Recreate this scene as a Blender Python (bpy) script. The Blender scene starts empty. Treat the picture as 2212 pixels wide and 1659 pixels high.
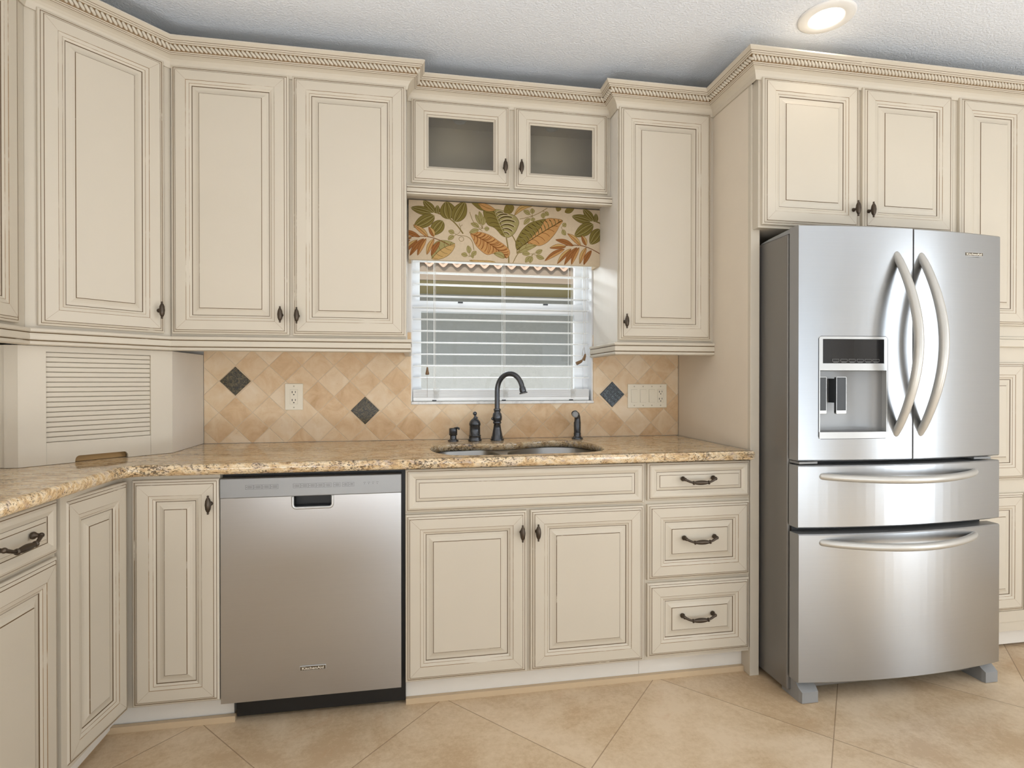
import bpy, bmesh, math, random
from mathutils import Vector, Matrix
random.seed(7)
SC = bpy.context.scene
COL = SC.collection
PI = math.pi

# ------------------------------------------------------------------ materials
def lin(c):
    return tuple(((v/255)/12.92 if v/255 <= .04045 else ((v/255+.055)/1.055)**2.4) for v in c) + (1.0,)

class NT:
    """tiny node-tree helper"""
    def __init__(s, name):
        s.m = bpy.data.materials.new(name); s.m.use_nodes = True
        s.t = s.m.node_tree; s.t.nodes.clear()
        s.out = s.n('ShaderNodeOutputMaterial')
    def n(s, typ, **k):
        nd = s.t.nodes.new(typ)
        for a, v in k.items(): setattr(nd, a, v)
        return nd
    def l(s, a, b): s.t.links.new(a, b)
    def put(s, sock, v):
        if hasattr(v, 'links') or isinstance(v, bpy.types.NodeSocket): s.l(v, sock)
        else: sock.default_value = v
    def math(s, op, a, b=None, c=None):
        nd = s.n('ShaderNodeMath', operation=op)
        s.put(nd.inputs[0], a)
        if b is not None: s.put(nd.inputs[1], b)
        if c is not None: s.put(nd.inputs[2], c)
        return nd.outputs[0]
    def mix(s, f, a, b, blend='MIX'):
        nd = s.n('ShaderNodeMix', data_type='RGBA', blend_type=blend)
        s.put(nd.inputs[0], f); s.put(nd.inputs[6], a); s.put(nd.inputs[7], b)
        return nd.outputs[2]
    def noise(s, vec, scale, detail=3, rough=.55, dist=0.0):
        nd = s.n('ShaderNodeTexNoise')
        if vec is not None: s.l(vec, nd.inputs['Vector'])
        nd.inputs['Scale'].default_value = scale; nd.inputs['Detail'].default_value = detail
        nd.inputs['Roughness'].default_value = rough; nd.inputs['Distortion'].default_value = dist
        return nd.outputs['Fac']
    def ramp(s, f, *stops):
        nd = s.n('ShaderNodeValToRGB'); s.l(f, nd.inputs[0])
        e = nd.color_ramp.elements
        while len(e) < len(stops): e.new(.5)
        for el, (p, c) in zip(e, stops):
            el.position = p; el.color = c if len(c) == 4 else lin(c)
        return nd.outputs[0]
    def pos(s): return s.n('ShaderNodeNewGeometry').outputs['Position']
    def obj(s): return s.n('ShaderNodeTexCoord').outputs['Object']
    def scaled(s, vec, sx, sy, sz, rot=(0,0,0)):
        nd = s.n('ShaderNodeMapping'); s.l(vec, nd.inputs[0]); nd.inputs['Scale'].default_value = (sx, sy, sz)
        nd.inputs['Rotation'].default_value = rot
        return nd.outputs[0]
    def bump(s, h, strength, dist=.002):
        nd = s.n('ShaderNodeBump'); s.l(h, nd.inputs['Height'])
        nd.inputs['Strength'].default_value = strength; nd.inputs['Distance'].default_value = dist
        return nd.outputs[0]
    def bsdf(s, color, rough=.5, metal=0.0, spec=.5, normal=None, **k):
        p = s.n('ShaderNodeBsdfPrincipled')
        s.put(p.inputs['Base Color'], color if not isinstance(color, tuple) else (color if len(color) == 4 else lin(color)))
        s.put(p.inputs['Roughness'], rough); s.put(p.inputs['Metallic'], metal)
        p.inputs['Specular IOR Level'].default_value = spec
        if normal is not None: s.l(normal, p.inputs['Normal'])
        for a, v in k.items(): s.put(p.inputs[a.replace('_', ' ')], v)
        s.l(p.outputs[0], s.out.inputs[0]); s.p = p
        return s.m

def plain(name, color, rough=.5, metal=0.0, spec=.5, var=.04, scale=9.0):
    t = NT(name)
    c = lin(color)
    d = tuple(v*(1-var) for v in c[:3]) + (1,)
    e = tuple(min(1, v*(1+var)) for v in c[:3]) + (1,)
    col = t.mix(t.noise(t.obj(), scale, 3), d, e)
    return t.bsdf(col, rough, metal, spec)

CREAM = (208, 197, 179)
M = {}
def make_cream(name, c):
    t = NT(name)
    o = t.pos()
    base = t.mix(t.noise(o, 3.0, 4), lin(c), lin(tuple(int(v*.965) for v in c)))
    n2 = t.noise(o, 55, 3)
    M[name] = t.bsdf(base, .42, 0, .4, t.bump(n2, .05, .001))
make_cream('cream_paint', CREAM)
M['laminate'] = plain('white_laminate', (230, 224, 214), .4)
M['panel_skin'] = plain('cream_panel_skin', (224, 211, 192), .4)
def make_glaze(name, lo, hi, dark):
    t = NT(name)
    o = t.pos()
    n = t.noise(t.scaled(o, 1, 1, 1), 7.0, 2)
    n2 = t.noise(o, 60, 2)
    f = t.math('ADD', n, t.math('MULTIPLY', n2, .25))
    col = t.ramp(f, (lo, dark), (hi, (208, 197, 179)))
    M[name] = t.bsdf(col, .5, 0, .3)
make_glaze('glaze', .78, .90, (104, 80, 50))
make_glaze('glaze_thin', .66, .86, (140, 112, 78))
M['rope_glaze'] = plain('rope_glaze', (134, 108, 74), .5)
M['glaze_dark'] = plain('dark_glaze', (92, 70, 42), .5)
M['bronze'] = plain('oil_rubbed_bronze', (82, 72, 62), .36, .85, .5, .25, 60)
M['faucet_bronze'] = plain('dark_bronze', (82, 84, 88), .24, .7, .5, .2, 40)
M['black'] = plain('black_plastic', (16, 15, 14), .45)
M['black_gloss'] = plain('black_glass', (24, 24, 26), .08)
M['dark_rubber'] = plain('charcoal_rubber', (58, 60, 62), .5)
M['white_pvc'] = plain('white_vinyl', (244, 245, 246), .35)
M['blind_white'] = plain('white_blind', (246, 246, 244), .4)
M['cord'] = plain('white_cord', (238, 236, 230), .7)
M['tassel'] = plain('walnut_tassel', (128, 98, 66), .5)
M['ivory'] = plain('ivory_plastic', (240, 230, 208), .35)
M['slot_wood'] = plain('raw_wood', (196, 158, 104), .6)
M['slot'] = plain('dark_slot', (46, 40, 34), .6)
M['screw'] = plain('plate_screw', (200, 188, 164), .4)
M['grey_plastic'] = plain('grey_plastic', (142, 142, 141), .42)
M['fridge_side'] = (lambda t: t.bsdf((128, 124, 119), .33, .35, .5, t.bump(t.noise(t.pos(), 260, 2), .22, .001)))(NT('textured_grey_steel'))
M['handle_satin'] = plain('satin_silver', (198, 195, 188), .36, .5)
M['silver_trim'] = plain('silver_trim', (196, 196, 194), .3, .6)
M['ink'] = plain('grey_ink', (84, 80, 74), .6)
M['badge_dark'] = plain('badge_dark', (84, 70, 50), .4)
M['badge_light'] = plain('badge_light', (232, 224, 208), .35)
M['button_line'] = plain('button_outline', (108, 108, 108), .4)

def steel(name, col, rough, aniso=.6):
    t = NT(name)
    p = t.pos()
    streak = t.noise(t.scaled(p, 4, 4, 900), 1.0, 2)
    c = t.mix(streak, lin(tuple(int(v*.97) for v in col)), lin(col))
    tg = t.n('ShaderNodeTangent', direction_type='RADIAL', axis='Z').outputs[0]
    m = t.bsdf(c, rough, 1.0, .5, t.bump(streak, .02, .0005))
    t.p.inputs['Anisotropic'].default_value = aniso; t.p.inputs['Anisotropic Rotation'].default_value = .25
    t.l(tg, t.p.inputs['Tangent'])
    return m
M['steel'] = steel('brushed_steel', (180, 182, 184), .29)
M['steel_dw'] = steel('brushed_steel_warm', (184, 183, 182), .30)
M['steel_sink'] = steel('sink_steel', (158, 158, 157), .33, .2)
M['strip'] = plain('silver_control_strip', (152, 152, 151), .4, .35)

def make_granite():
    t = NT('granite')
    p = t.pos()
    flow = t.scaled(p, 1, 1.7, 1.7, (0, 0, .35))
    big = t.noise(flow, 5, 4, .6, .8)
    mid = t.noise(flow, 20, 4, .65, 1.0)
    c = t.ramp(mid, (.30, (158, 126, 92)), (.44, (206, 174, 130)), (.56, (226, 204, 168)), (.72, (208, 190, 168)))
    c = t.mix(t.ramp(t.noise(flow, 34, 3, .6, .4), (.55, (0, 0, 0)), (.68, (255, 255, 255))), c, lin((190, 168, 148)))
    spk = t.math('ADD', t.noise(flow, 105, 4, .7, .6), t.math('MULTIPLY', t.math('SUBTRACT', big, .5), .50))
    mask = t.ramp(spk, (.55, (0, 0, 0)), (.62, (240, 240, 240)))
    c = t.mix(mask, c, lin((68, 54, 40)))
    spk2 = t.noise(p, 150, 3, .7)
    c = t.mix(t.ramp(spk2, (.60, (0, 0, 0)), (.67, (205, 205, 205))), c, lin((96, 76, 54)))
    M['granite'] = t.bsdf(c, .09, 0, .5)
make_granite()

def make_travertine():
    a, x0, z0 = .0703, .2312, 1.191
    t = NT('travertine_tiles')
    p = t.pos()
    s = t.n('ShaderNodeSeparateXYZ'); t.l(p, s.inputs[0])
    x = t.math('SUBTRACT', s.outputs[0], x0); z = t.math('SUBTRACT', s.outputs[2], z0)
    u = t.math('DIVIDE', t.math('ADD', x, z), 2*a); v = t.math('DIVIDE', t.math('SUBTRACT', x, z), 2*a)
    u = t.math('ADD', u, .5); v = t.math('ADD', v, .5)
    iu = t.math('FLOOR', u); iv = t.math('FLOOR', v)
    du = t.math('ABSOLUTE', t.math('SUBTRACT', t.math('SUBTRACT', u, iu), .5))
    dv = t.math('ABSOLUTE', t.math('SUBTRACT', t.math('SUBTRACT', v, iv), .5))
    e = t.math('ADD', t.math('MAXIMUM', du, dv), t.math('MULTIPLY', t.math('SUBTRACT', t.noise(p, 60, 3), .5), .016))
    grout = t.ramp(e, (.484, (0, 0, 0)), (.493, (255, 255, 255)))
    cv = t.n('ShaderNodeCombineXYZ'); t.l(iu, cv.inputs[0]); t.l(iv, cv.inputs[1])
    wn = t.n('ShaderNodeTexWhiteNoise', noise_dimensions='3D'); t.l(cv.outputs[0], wn.inputs[0])
    off = t.n('ShaderNodeVectorMath', operation='ADD'); t.l(p, off.inputs[0])
    sc = t.n('ShaderNodeVectorMath', operation='SCALE'); t.l(wn.outputs['Color'], sc.inputs[0]); sc.inputs['Scale'].default_value = 9
    t.l(sc.outputs[0], off.inputs[1])
    q = off.outputs[0]
    n1 = t.noise(q, 14, 5, .6, .6); n2 = t.noise(q, 55, 4, .65)
    f = t.math('ADD', t.math('MULTIPLY', n1, .75), t.math('MULTIPLY', wn.outputs['Value'], .30))
    c = t.ramp(f, (.30, (240, 219, 190)), (.48, (231, 203, 165)), (.62, (220, 184, 140)), (.80, (198, 154, 106)))
    c = t.mix(t.math('MULTIPLY', n2, .45), c, lin((230, 206, 172)))
    pit = t.ramp(t.noise(q, 120, 3, .6), (.70, (0, 0, 0)), (.74, (255, 255, 255)))
    c = t.mix(t.math('MULTIPLY', pit, .5), c, lin((150, 112, 78)))
    c = t.mix(grout, c, lin((222, 202, 174)))
    h = t.math('SUBTRACT', 1.0, grout)
    M['travertine'] = t.bsdf(c, .45, 0, .4, t.bump(h, .5, .0025))
make_travertine()

def make_floor():
    t = NT('floor_tiles')
    p = t.pos()
    s = t.n('ShaderNodeSeparateXYZ'); t.l(p, s.inputs[0])
    y = t.math('DIVIDE', s.outputs[1], 1.1)
    u = t.math('DIVIDE', t.math('SUBTRACT', t.math('SUBTRACT', s.outputs[0], y), 1.632), .8435)
    v = t.math('DIVIDE', t.math('ADD', t.math('ADD', s.outputs[0], y), .229), .8435)
    u = t.math('ADD', u, 20.5); v = t.math('ADD', v, 20.5)
    u = t.math('SUBTRACT', u, .5); v = t.math('SUBTRACT', v, .5)
    iu = t.math('FLOOR', u); iv = t.math('FLOOR', v)
    du = t.math('ABSOLUTE', t.math('SUBTRACT', t.math('SUBTRACT', u, iu), .5))
    dv = t.math('ABSOLUTE', t.math('SUBTRACT', t.math('SUBTRACT', v, iv), .5))
    e = t.math('MAXIMUM', du, dv)
    grout = t.ramp(e, (.4982, (0, 0, 0)), (.4989, (255, 255, 255)))
    cv = t.n('ShaderNodeCombineXYZ'); t.l(iu, cv.inputs[0]); t.l(iv, cv.inputs[1])
    wn = t.n('ShaderNodeTexWhiteNoise', noise_dimensions='3D'); t.l(cv.outputs[0], wn.inputs[0])
    n1 = t.noise(p, 3.2, 6, .62, .5); n2 = t.noise(p, 48, 6, .78)
    f = t.math('ADD', t.math('MULTIPLY', n1, .7), t.math('ADD', t.math('MULTIPLY', n2, .42), t.math('MULTIPLY', wn.outputs['Value'], .08)))
    c = t.ramp(f, (.49, (222, 200, 170)), (.60, (211, 187, 154)), (.71, (194, 166, 131)))
    blot = t.ramp(t.noise(p, 6.0, 5, .65, .9), (.60, (0, 0, 0)), (.75, (255, 255, 255)))
    c = t.mix(t.math('MULTIPLY', blot, .35), c, lin((196, 150, 108)))
    c = t.mix(grout, c, lin((140, 112, 84)))
    M['floor'] = t.bsdf(c, .36, 0, .4, t.bump(t.math('SUBTRACT', t.math('MULTIPLY', n2, .12), grout), .25, .002))
make_floor()

def make_ceiling():
    t = NT('textured_ceiling')
    p = t.pos()
    h = t.ramp(t.noise(p, 120, 3, .55, .3), (.42, (0, 0, 0)), (.60, (255, 255, 255)))
    h2 = t.noise(p, 150, 2)
    M['ceiling'] = t.bsdf(lin((240, 244, 250)), .9, 0, .1, t.bump(t.math('ADD', h, t.math('MULTIPLY', h2, .3)), .42, .004))
make_ceiling()
M['floor_strip'] = plain('floor_tile_strip', (205, 181, 148), .4, 0, .4, .06, 14)
M['wall'] = (lambda t: t.bsdf((236, 232, 226), .75, 0, .2, t.bump(t.noise(t.pos(), 120, 3), .15, .002)))(NT('painted_wall'))
M['stucco'] = (lambda t: t.bsdf(t.mix(t.noise(t.pos(), 30, 4), lin((170, 170, 167)), lin((194, 193, 190))), .9, 0, .1, t.bump(t.noise(t.pos(), 38, 4, .6), .6, .012)))(NT('stucco'))
M['fascia'] = plain('beige_fascia', (150, 131, 112), .6)
M['soffit'] = plain('tan_soffit', (192, 174, 124), .7)
M['roof_tile'] = plain('clay_roof_tile', (206, 172, 148), .7, 0, .3, .15, 12)
M['pale_paving'] = (lambda t: t.bsdf(t.mix(t.noise(t.pos(), 40, 4), lin((150, 146, 132)), lin((186, 182, 168))), .9))(NT('pale_concrete'))  # outside ground coloured as pale concrete to bounce more light up
M['marble'] = (lambda t: t.bsdf(t.mix(t.ramp(t.noise(t.pos(), 14, 5, .7, 1.2), (.5, (0, 0, 0)), (.75, (255, 255, 255))), lin((238, 236, 232)), lin((196, 194, 190))), .2))(NT('marble_sill'))
def make_stone(name, c1, c2, sc):
    t = NT(name)
    c = t.ramp(t.noise(t.pos(), sc, 4, .7, .5), (.42, c1), (.60, c2))
    M[name] = t.bsdf(c, .25)
make_stone('dark_granite', (30, 28, 22), (104, 92, 62), 190)
make_stone('dark_glass', (28, 32, 32), (92, 102, 104), 120)
make_stone('dark_slate', (24, 25, 27), (58, 60, 60), 90)
def make_glass(name, tint, refl=1.0):
    t = NT(name)
    tr = t.n('ShaderNodeBsdfTransparent'); tr.inputs[0].default_value = tint
    gl = t.n('ShaderNodeBsdfGlossy'); gl.inputs['Roughness'].default_value = .02
    fr = t.n('ShaderNodeFresnel'); fr.inputs[0].default_value = 1.45
    mx = t.n('ShaderNodeMixShader'); t.l(t.math('MULTIPLY', fr.outputs[0], refl), mx.inputs[0])
    t.l(tr.outputs[0], mx.inputs[1]); t.l(gl.outputs[0], mx.inputs[2]); t.l(mx.outputs[0], t.out.inputs[0])
    M[name] = t.m
make_glass('glass', (.90, .89, .85, 1), 1.5)
make_glass('window_glass', (.95, .96, .96, 1), .35)
def emit(name, c, st):
    t = NT(name); e = t.n('ShaderNodeEmission'); e.inputs[0].default_value = c; e.inputs[1].default_value = st
    t.l(e.outputs[0], t.out.inputs[0]); M[name] = t.m
emit('lamp', (1, .96, .90, 1), 22)
M['puck'] = plain('puck_light', (206, 206, 204), .3)
M['can_white'] = plain('white_can', (240, 238, 234), .35)
# fabric colours
for nm, c in dict(fab=(200, 181, 154), olive=(122, 108, 56), olive_d=(78, 63, 32), sage=(154, 142, 94), rust=(148, 98, 56),
                  rust_d=(112, 68, 32), peach=(184, 138, 86), stemc=(126, 108, 62), sand=(186, 152, 98), line=(112, 90, 42)).items():
    M[nm] = plain('fabric_' + nm, c, .85, 0, .1, .10, 70)

# ------------------------------------------------------------------ mesh builder
class MB:
    def __init__(s): s.v = []; s.f = []; s.mi = []; s.sm = []; s.mats = []
    def m(s, name):
        if name not in s.mats: s.mats.append(name)
        return s.mats.index(name)
    def add(s, verts, faces, mat, smooth=False):
        o = len(s.v); s.v += [tuple(p) for p in verts]
        k = s.m(mat)
        for f in faces:
            s.f.append(tuple(i+o for i in f)); s.mi.append(k); s.sm.append(smooth)
        return s
    def quad(s, a, b, c, d, mat): return s.add([a, b, c, d], [(0, 1, 2, 3)], mat)
    def box(s, x0, x1, y0, y1, z0, z1, mat, bev=0.0):
        x0, x1 = min(x0, x1), max(x0, x1); y0, y1 = min(y0, y1), max(y0, y1); z0, z1 = min(z0, z1), max(z0, z1)
        if bev > 0:
            bm = bmesh.new()
            bmesh.ops.create_cube(bm, size=1.0)
            bmesh.ops.scale(bm, vec=(x1-x0, y1-y0, z1-z0), verts=bm.verts)
            bmesh.ops.translate(bm, vec=((x0+x1)/2, (y0+y1)/2, (z0+z1)/2), verts=bm.verts)
            bmesh.ops.bevel(bm, geom=bm.edges[:], offset=bev, segments=3, affect='EDGES', profile=.5)
            s.bm(bm, mat); return s
        v = [(x, y, z) for z in (z0, z1) for y in (y0, y1) for x in (x0, x1)]
        return s.add(v, [(0, 2, 3, 1), (4, 5, 7, 6), (0, 1, 5, 4), (2, 6, 7, 3), (0, 4, 6, 2), (1, 3, 7, 5)], mat)
    def bm(s, bm, mat, smooth=False):
        bm.verts.index_update()
        s.add([v.co[:] for v in bm.verts], [[v.index for v in f.verts] for f in bm.faces], mat, smooth); bm.free(); return s
    def loft(s, rings, mat, closed=True, cap=True, smooth=True):
        n = len(rings[0]); o = len(s.v)
        vs = [p for r in rings for p in r]; fs = []
        for i in range(len(rings)-1):
            for j in range(n if closed else n-1):
                a, b = i*n+j, i*n+(j+1) % n
                fs.append((a, b, b+n, a+n))
        s.add(vs, fs, mat, smooth)
        if cap and closed:
            s.add(rings[0], [tuple(reversed(range(n)))], mat); s.add(rings[-1], [tuple(range(n))], mat)
        return s
    def lathe(s, prof, mat, c=(0, 0, 0), axis='z', n=20, flute=None, cap=True):
        rings = []
        for r, h in prof:
            ring = []
            for i in range(n):
                a = 2*PI*i/n
                rr = r
                if flute: rr = r*(1+flute[1]*math.cos(flute[0]*a+flute[2]*h))
                x, y = rr*math.cos(a), rr*math.sin(a)
                p = {'z': (x, y, h), 'y': (x, h, -y), 'x': (h, x, y)}[axis]
                ring.append((p[0]+c[0], p[1]+c[1], p[2]+c[2]))
            rings.append(ring)
        return s.loft(rings, mat, True, cap)
    def tube(s, pts, r, mat, n=10, sx=1.0, cap=True, up=None):
        pts = [Vector(p) for p in pts]; rings = []
        rs = r if isinstance(r, (list, tuple)) else [r]*len(pts)
        prev = None
        for i, p in enumerate(pts):
            t = (pts[min(i+1, len(pts)-1)]-pts[max(i-1, 0)]).normalized()
            if up is not None: a = t.cross(Vector(up)).normalized()
            elif prev is None: a = t.cross(Vector((0, 0, 1)) if abs(t.z) < .9 else Vector((1, 0, 0))).normalized()
            else: a = (prev-t*prev.dot(t)).normalized()
            prev = a; b = t.cross(a)
            rings.append([p+(a*math.cos(2*PI*k/n)*sx+b*math.sin(2*PI*k/n))*rs[i] for k in range(n)])
        return s.loft(rings, mat, True, cap)
    def ball(s, c, r, mat, sub=2, sc=(1, 1, 1)):
        bm = bmesh.new(); bmesh.ops.create_icosphere(bm, subdivisions=sub, radius=1.0)
        for v in bm.verts: v.co = Vector((v.co.x*r*sc[0]+c[0], v.co.y*r*sc[1]+c[1], v.co.z*r*sc[2]+c[2]))
        return s.bm(bm, mat, True)
    def prism(s, poly, z0, z1, mat):
        n = len(poly)
        v = [(x, y, z0) for x, y in poly]+[(x, y, z1) for x, y in poly]
        f = [tuple(reversed(range(n))), tuple(range(n, 2*n))]+[(i, (i+1) % n, (i+1) % n+n, i+n) for i in range(n)]
        return s.add(v, f, mat)
    def build(s, name, parent=None, loc=None):
        me = bpy.data.meshes.new(name); me.from_pydata(s.v, [], s.f)
        for k in s.mats: me.materials.append(M[k])
        me.polygons.foreach_set('material_index', s.mi); me.polygons.foreach_set('use_smooth', s.sm)
        bm = bmesh.new(); bm.from_mesh(me); bmesh.ops.recalc_face_normals(bm, faces=bm.faces[:]); bm.to_mesh(me); bm.free()
        me.update()
        o = bpy.data.objects.new(name, me); COL.objects.link(o)
        if parent is not None: o.parent = parent
        if loc: o.location = loc
        return o

def tag(o, label=None, cat=None, group=None, kind=None):
    if label: o['label'] = label
    if cat: o['category'] = cat
    if group: o['group'] = group
    if kind: o['kind'] = kind
    return o
def thing(name, label, cat, loc=(0, 0, 0), rz=0.0, group=None):
    o = bpy.data.objects.new(name, None); COL.objects.link(o); o.empty_display_size = .05
    o.location = loc; o.rotation_euler = (0, 0, rz)
    return tag(o, label, cat, group)
def dup(o, parent=None):
    c = o.copy(); COL.objects.link(c)
    if parent is not None: c.parent = parent
    for ch in list(o.children): dup(ch, c)
    return c
def struct(mb, name, label=None, parent=None):
    o = mb.build(name, parent)
    if parent is None: o['kind'] = 'structure'
    if label: o['label'] = label
    return o

# ------------------------------------------------------------------ cabinet vocabulary (local frame: x right, y into the wall, z up; y=0 is the face frame)
DOOR = [(0, -.011, 'c'), (.002, -.0135, 'c'), (.0068, -.0152, 'c'), (.0086, -.0148, 'g'), (.0150, -.0187, 'c'), (.0166, -.0200, 'g'),
        (.0520, -.0200, 'c'), (.0534, -.0188, 't'), (.0638, -.0168, 'c'), (.0650, -.0160, 't'), (.0720, -.0132, 'c'), (.0742, -.0112, 'd'),
        (.0840, -.0118, 'c'), (.0920, -.0140, 'c'), (.0985, -.0170, 'c'), (.1004, -.0188, 'g')]
SLAB = [(0, -.011, 'c'), (.002, -.0135, 'c'), (.0068, -.0160, 'c'), (.0086, -.0170, 'g'), (.0150, -.0200, 'c'), (.0250, -.0190, 'c'), (.0370, -.0130, 'c'), (.0386, -.0118, 'd'),
        (.0490, -.0150, 'c'), (.0504, -.0166, 'g')]
GLASSP = [p for p in DOOR if p[0] < .0515]+[(.0520, -.0200, 'c'), (.0534, -.0188, 't'), (.0640, -.0165, 'c'), (.0652, -.0155, 'g'), (.0720, -.0100, 'c'), (.0720, 0.0, 'c')]
MATS = {'r': 'rope_glaze', 'c': 'cream_paint', 'g': 'glaze', 't': 'glaze_thin', 'd': 'glaze_dark'}
def panel(mb, x0, x1, z0, z1, prof, field=True, scale=1.0, miter=True, y0=0.0):
    def ring(i, y): return [(x0+i, y+y0, z0+i), (x1-i, y+y0, z0+i), (x1-i, y+y0, z1-i), (x0+i, y+y0, z1-i)]
    rings = [ring(0, 0.0)]+[ring(i*scale, y) for i, y, _ in prof]
    mats = [MATS[m] for _, _, m in prof]
    for k in range(len(rings)-1):
        a, b = rings[k], rings[k+1]
        for j in range(4):
            mb.quad(a[j], a[(j+1) % 4], b[(j+1) % 4], b[j], mats[k])
    if field: mb.quad(*rings[-1], 'cream_paint')
    mb.quad(*rings[0], 'cream_paint') if field else None
    if not field:
        a, b = rings[0], rings[-1]
        for j in range(4): mb.quad(a[j], a[(j+1) % 4], b[(j+1) % 4], b[j], 'cream_paint')
    if miter:
        if prof is SLAB: i0, i1, ya, yb = .0152*scale, .0368*scale, -.0201, -.0132
        else: i0, i1, ya, yb = .0168*scale, .0518*scale, -.0202, -.0202
        w = .0004
        for sx in (0, 1):
            for sz in (0, 1):
                fx = (lambda i: x0+i) if sx == 0 else (lambda i: x1-i)
                fz = (lambda i: z0+i) if sz == 0 else (lambda i: z1-i)
                mb.quad((fx(i0)-w, ya+y0, fz(i0)), (fx(i0)+w, ya+y0, fz(i0)), (fx(i1)+w, yb+y0-.0001, fz(i1)), (fx(i1)-w, yb+y0-.0001, fz(i1)), 'glaze_thin')
    return mb

# hardware prototypes as mesh data (local: door surface at y=0, out is -y)
def knob_mb(c, length=.064):
    mb = MB(); h = length/2
    prof = [(.0006, -h), (.0030, -h+.001), (.0036, -h+.004), (.0026, -h+.0065), (.0044, -h+.009), (.0080, -h*.45), (.0096, 0), (.0080, h*.45), (.0044, h-.009), (.0026, h-.0065), (.0036, h-.004), (.0030, h-.001), (.0006, h)]
    fine = []
    for (r0, a), (r1, b) in zip(prof, prof[1:]):
        for k in range(2): fine.append((r0+(r1-r0)*k/2, a+(b-a)*k/2))
    fine.append(prof[-1])
    mb.lathe(fine, 'bronze', (c[0], c[1]-.026, c[2]), 'z', 24, (8, .07, 70))
    mb.lathe([(.0075, 0), (.0078, -.003), (.0052, -.006), (.0046, -.014), (.0062, -.021), (.004, -.028)], 'bronze', c, 'y', 16)
    return mb
def pull_mb(c, w=.146):
    mb = MB(); h = w/2-.009
    for sx in (-1, 1):
        x = c[0]+sx*h
        mb.lathe([(.0085, 0), (.0098, -.004), (.0085, -.008), (.0056, -.011), (.0052, -.020)], 'bronze', (x, c[1], c[2]+.006), 'y', 16)
        mb.ball((x, c[1]-.0215, c[2]+.006), .0070, 'bronze')
        pts = []
        for k in range(9):
            t = k/8
            pts.append((x-sx*t*.040, c[1]-.022-.006*math.sin(t*PI/2), c[2]+.006-.013*math.sin(t*PI/2)))
        mb.tube(pts, [.0052-.0016*k/8 for k in range(9)], 'bronze', 10)
    z = c[2]-.007; y = c[1]-.028; L = .031
    prof = []
    for k in range(17):
        t = -1+2*k/16
        prof.append((.0038+.0052*(1-t*t)**.8, t*L))
    mb.lathe(prof, 'bronze', (c[0], y, z), 'x', 20, (9, .06, 0))
    for sx in (-1, 1):
        mb.lathe([(.004, -.003), (.0078, -.0018), (.0078, .0018), (.004, .003)], 'bronze', (c[0]+sx*(L+.001), y, z), 'x', 14)
    return mb

def add_door(root, x0, x1, z0, z1, kind='door', knob=None, pull=None, y0=0.0, scale=1.0):
    mb = MB()
    nm = 'drawer' if kind == 'drawer' else ('false_front' if kind == 'false' else 'door')
    if kind == 'glass':
        panel(mb, x0, x1, z0, z1, GLASSP, field=False, y0=y0)
        d = mb.build('door', root)
        g = MB().box(x0+.068, x1-.068, y0-.0075, y0-.0035, z0+.068, z1-.068, 'glass').build('glass_pane', d)
        g['label'] = 'clear glass pane'
    else:
        prof = SLAB if (kind in ('slab', 'false') or (kind == 'drawer' and z1-z0 < .2)) else DOOR
        panel(mb, x0, x1, z0, z1, prof, scale=scale, y0=y0)
        d = mb.build(nm, root)
    surf = y0-.0202
    if knob:
        k = knob_mb((knob[0], surf, knob[1])).build('knob', d); k['label'] = 'dark bronze ribbed knob'
    if pull:
        k = pull_mb((pull[0], surf+pull[2] if len(pull) > 2 else surf, pull[1])).build('handle', d); k['label'] = 'dark bronze bail pull'
    return d

# ------------------------------------------------------------------ the room
CZ = 2.59
RX0, RX1, RY0, RY1 = -.545, 4.9, -4.5, .012
struct(MB().box(RX0-.15, RX1+.15, RY0-.15, RY1+.15, -.12, 0, 'floor'), 'floor', 'beige travertine-look floor tiles laid on the diagonal')
struct(MB().box(RX0-.15, RX1+.15, RY0-.15, RY1+.15, CZ, CZ+.12, 'ceiling'), 'ceiling', 'white ceiling with a knockdown texture')
WX0, WX1, WZ0, WZ1 = 1.001, 1.896, 1.0806, 2.0
wb = MB()
for a in ((RX0, WX0, 0, CZ), (WX1, RX1, 0, CZ), (WX0, WX1, 0, WZ0), (WX0, WX1, WZ1, CZ)):
    wb.box(a[0], a[1], RY1, RY1+.15, a[2], a[3], 'wall')
struct(wb, 'wall_back')
struct(MB().box(RX0-.15, RX0, RY0, RY1+.15, 0, CZ, 'wall'), 'wall_left')
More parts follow.
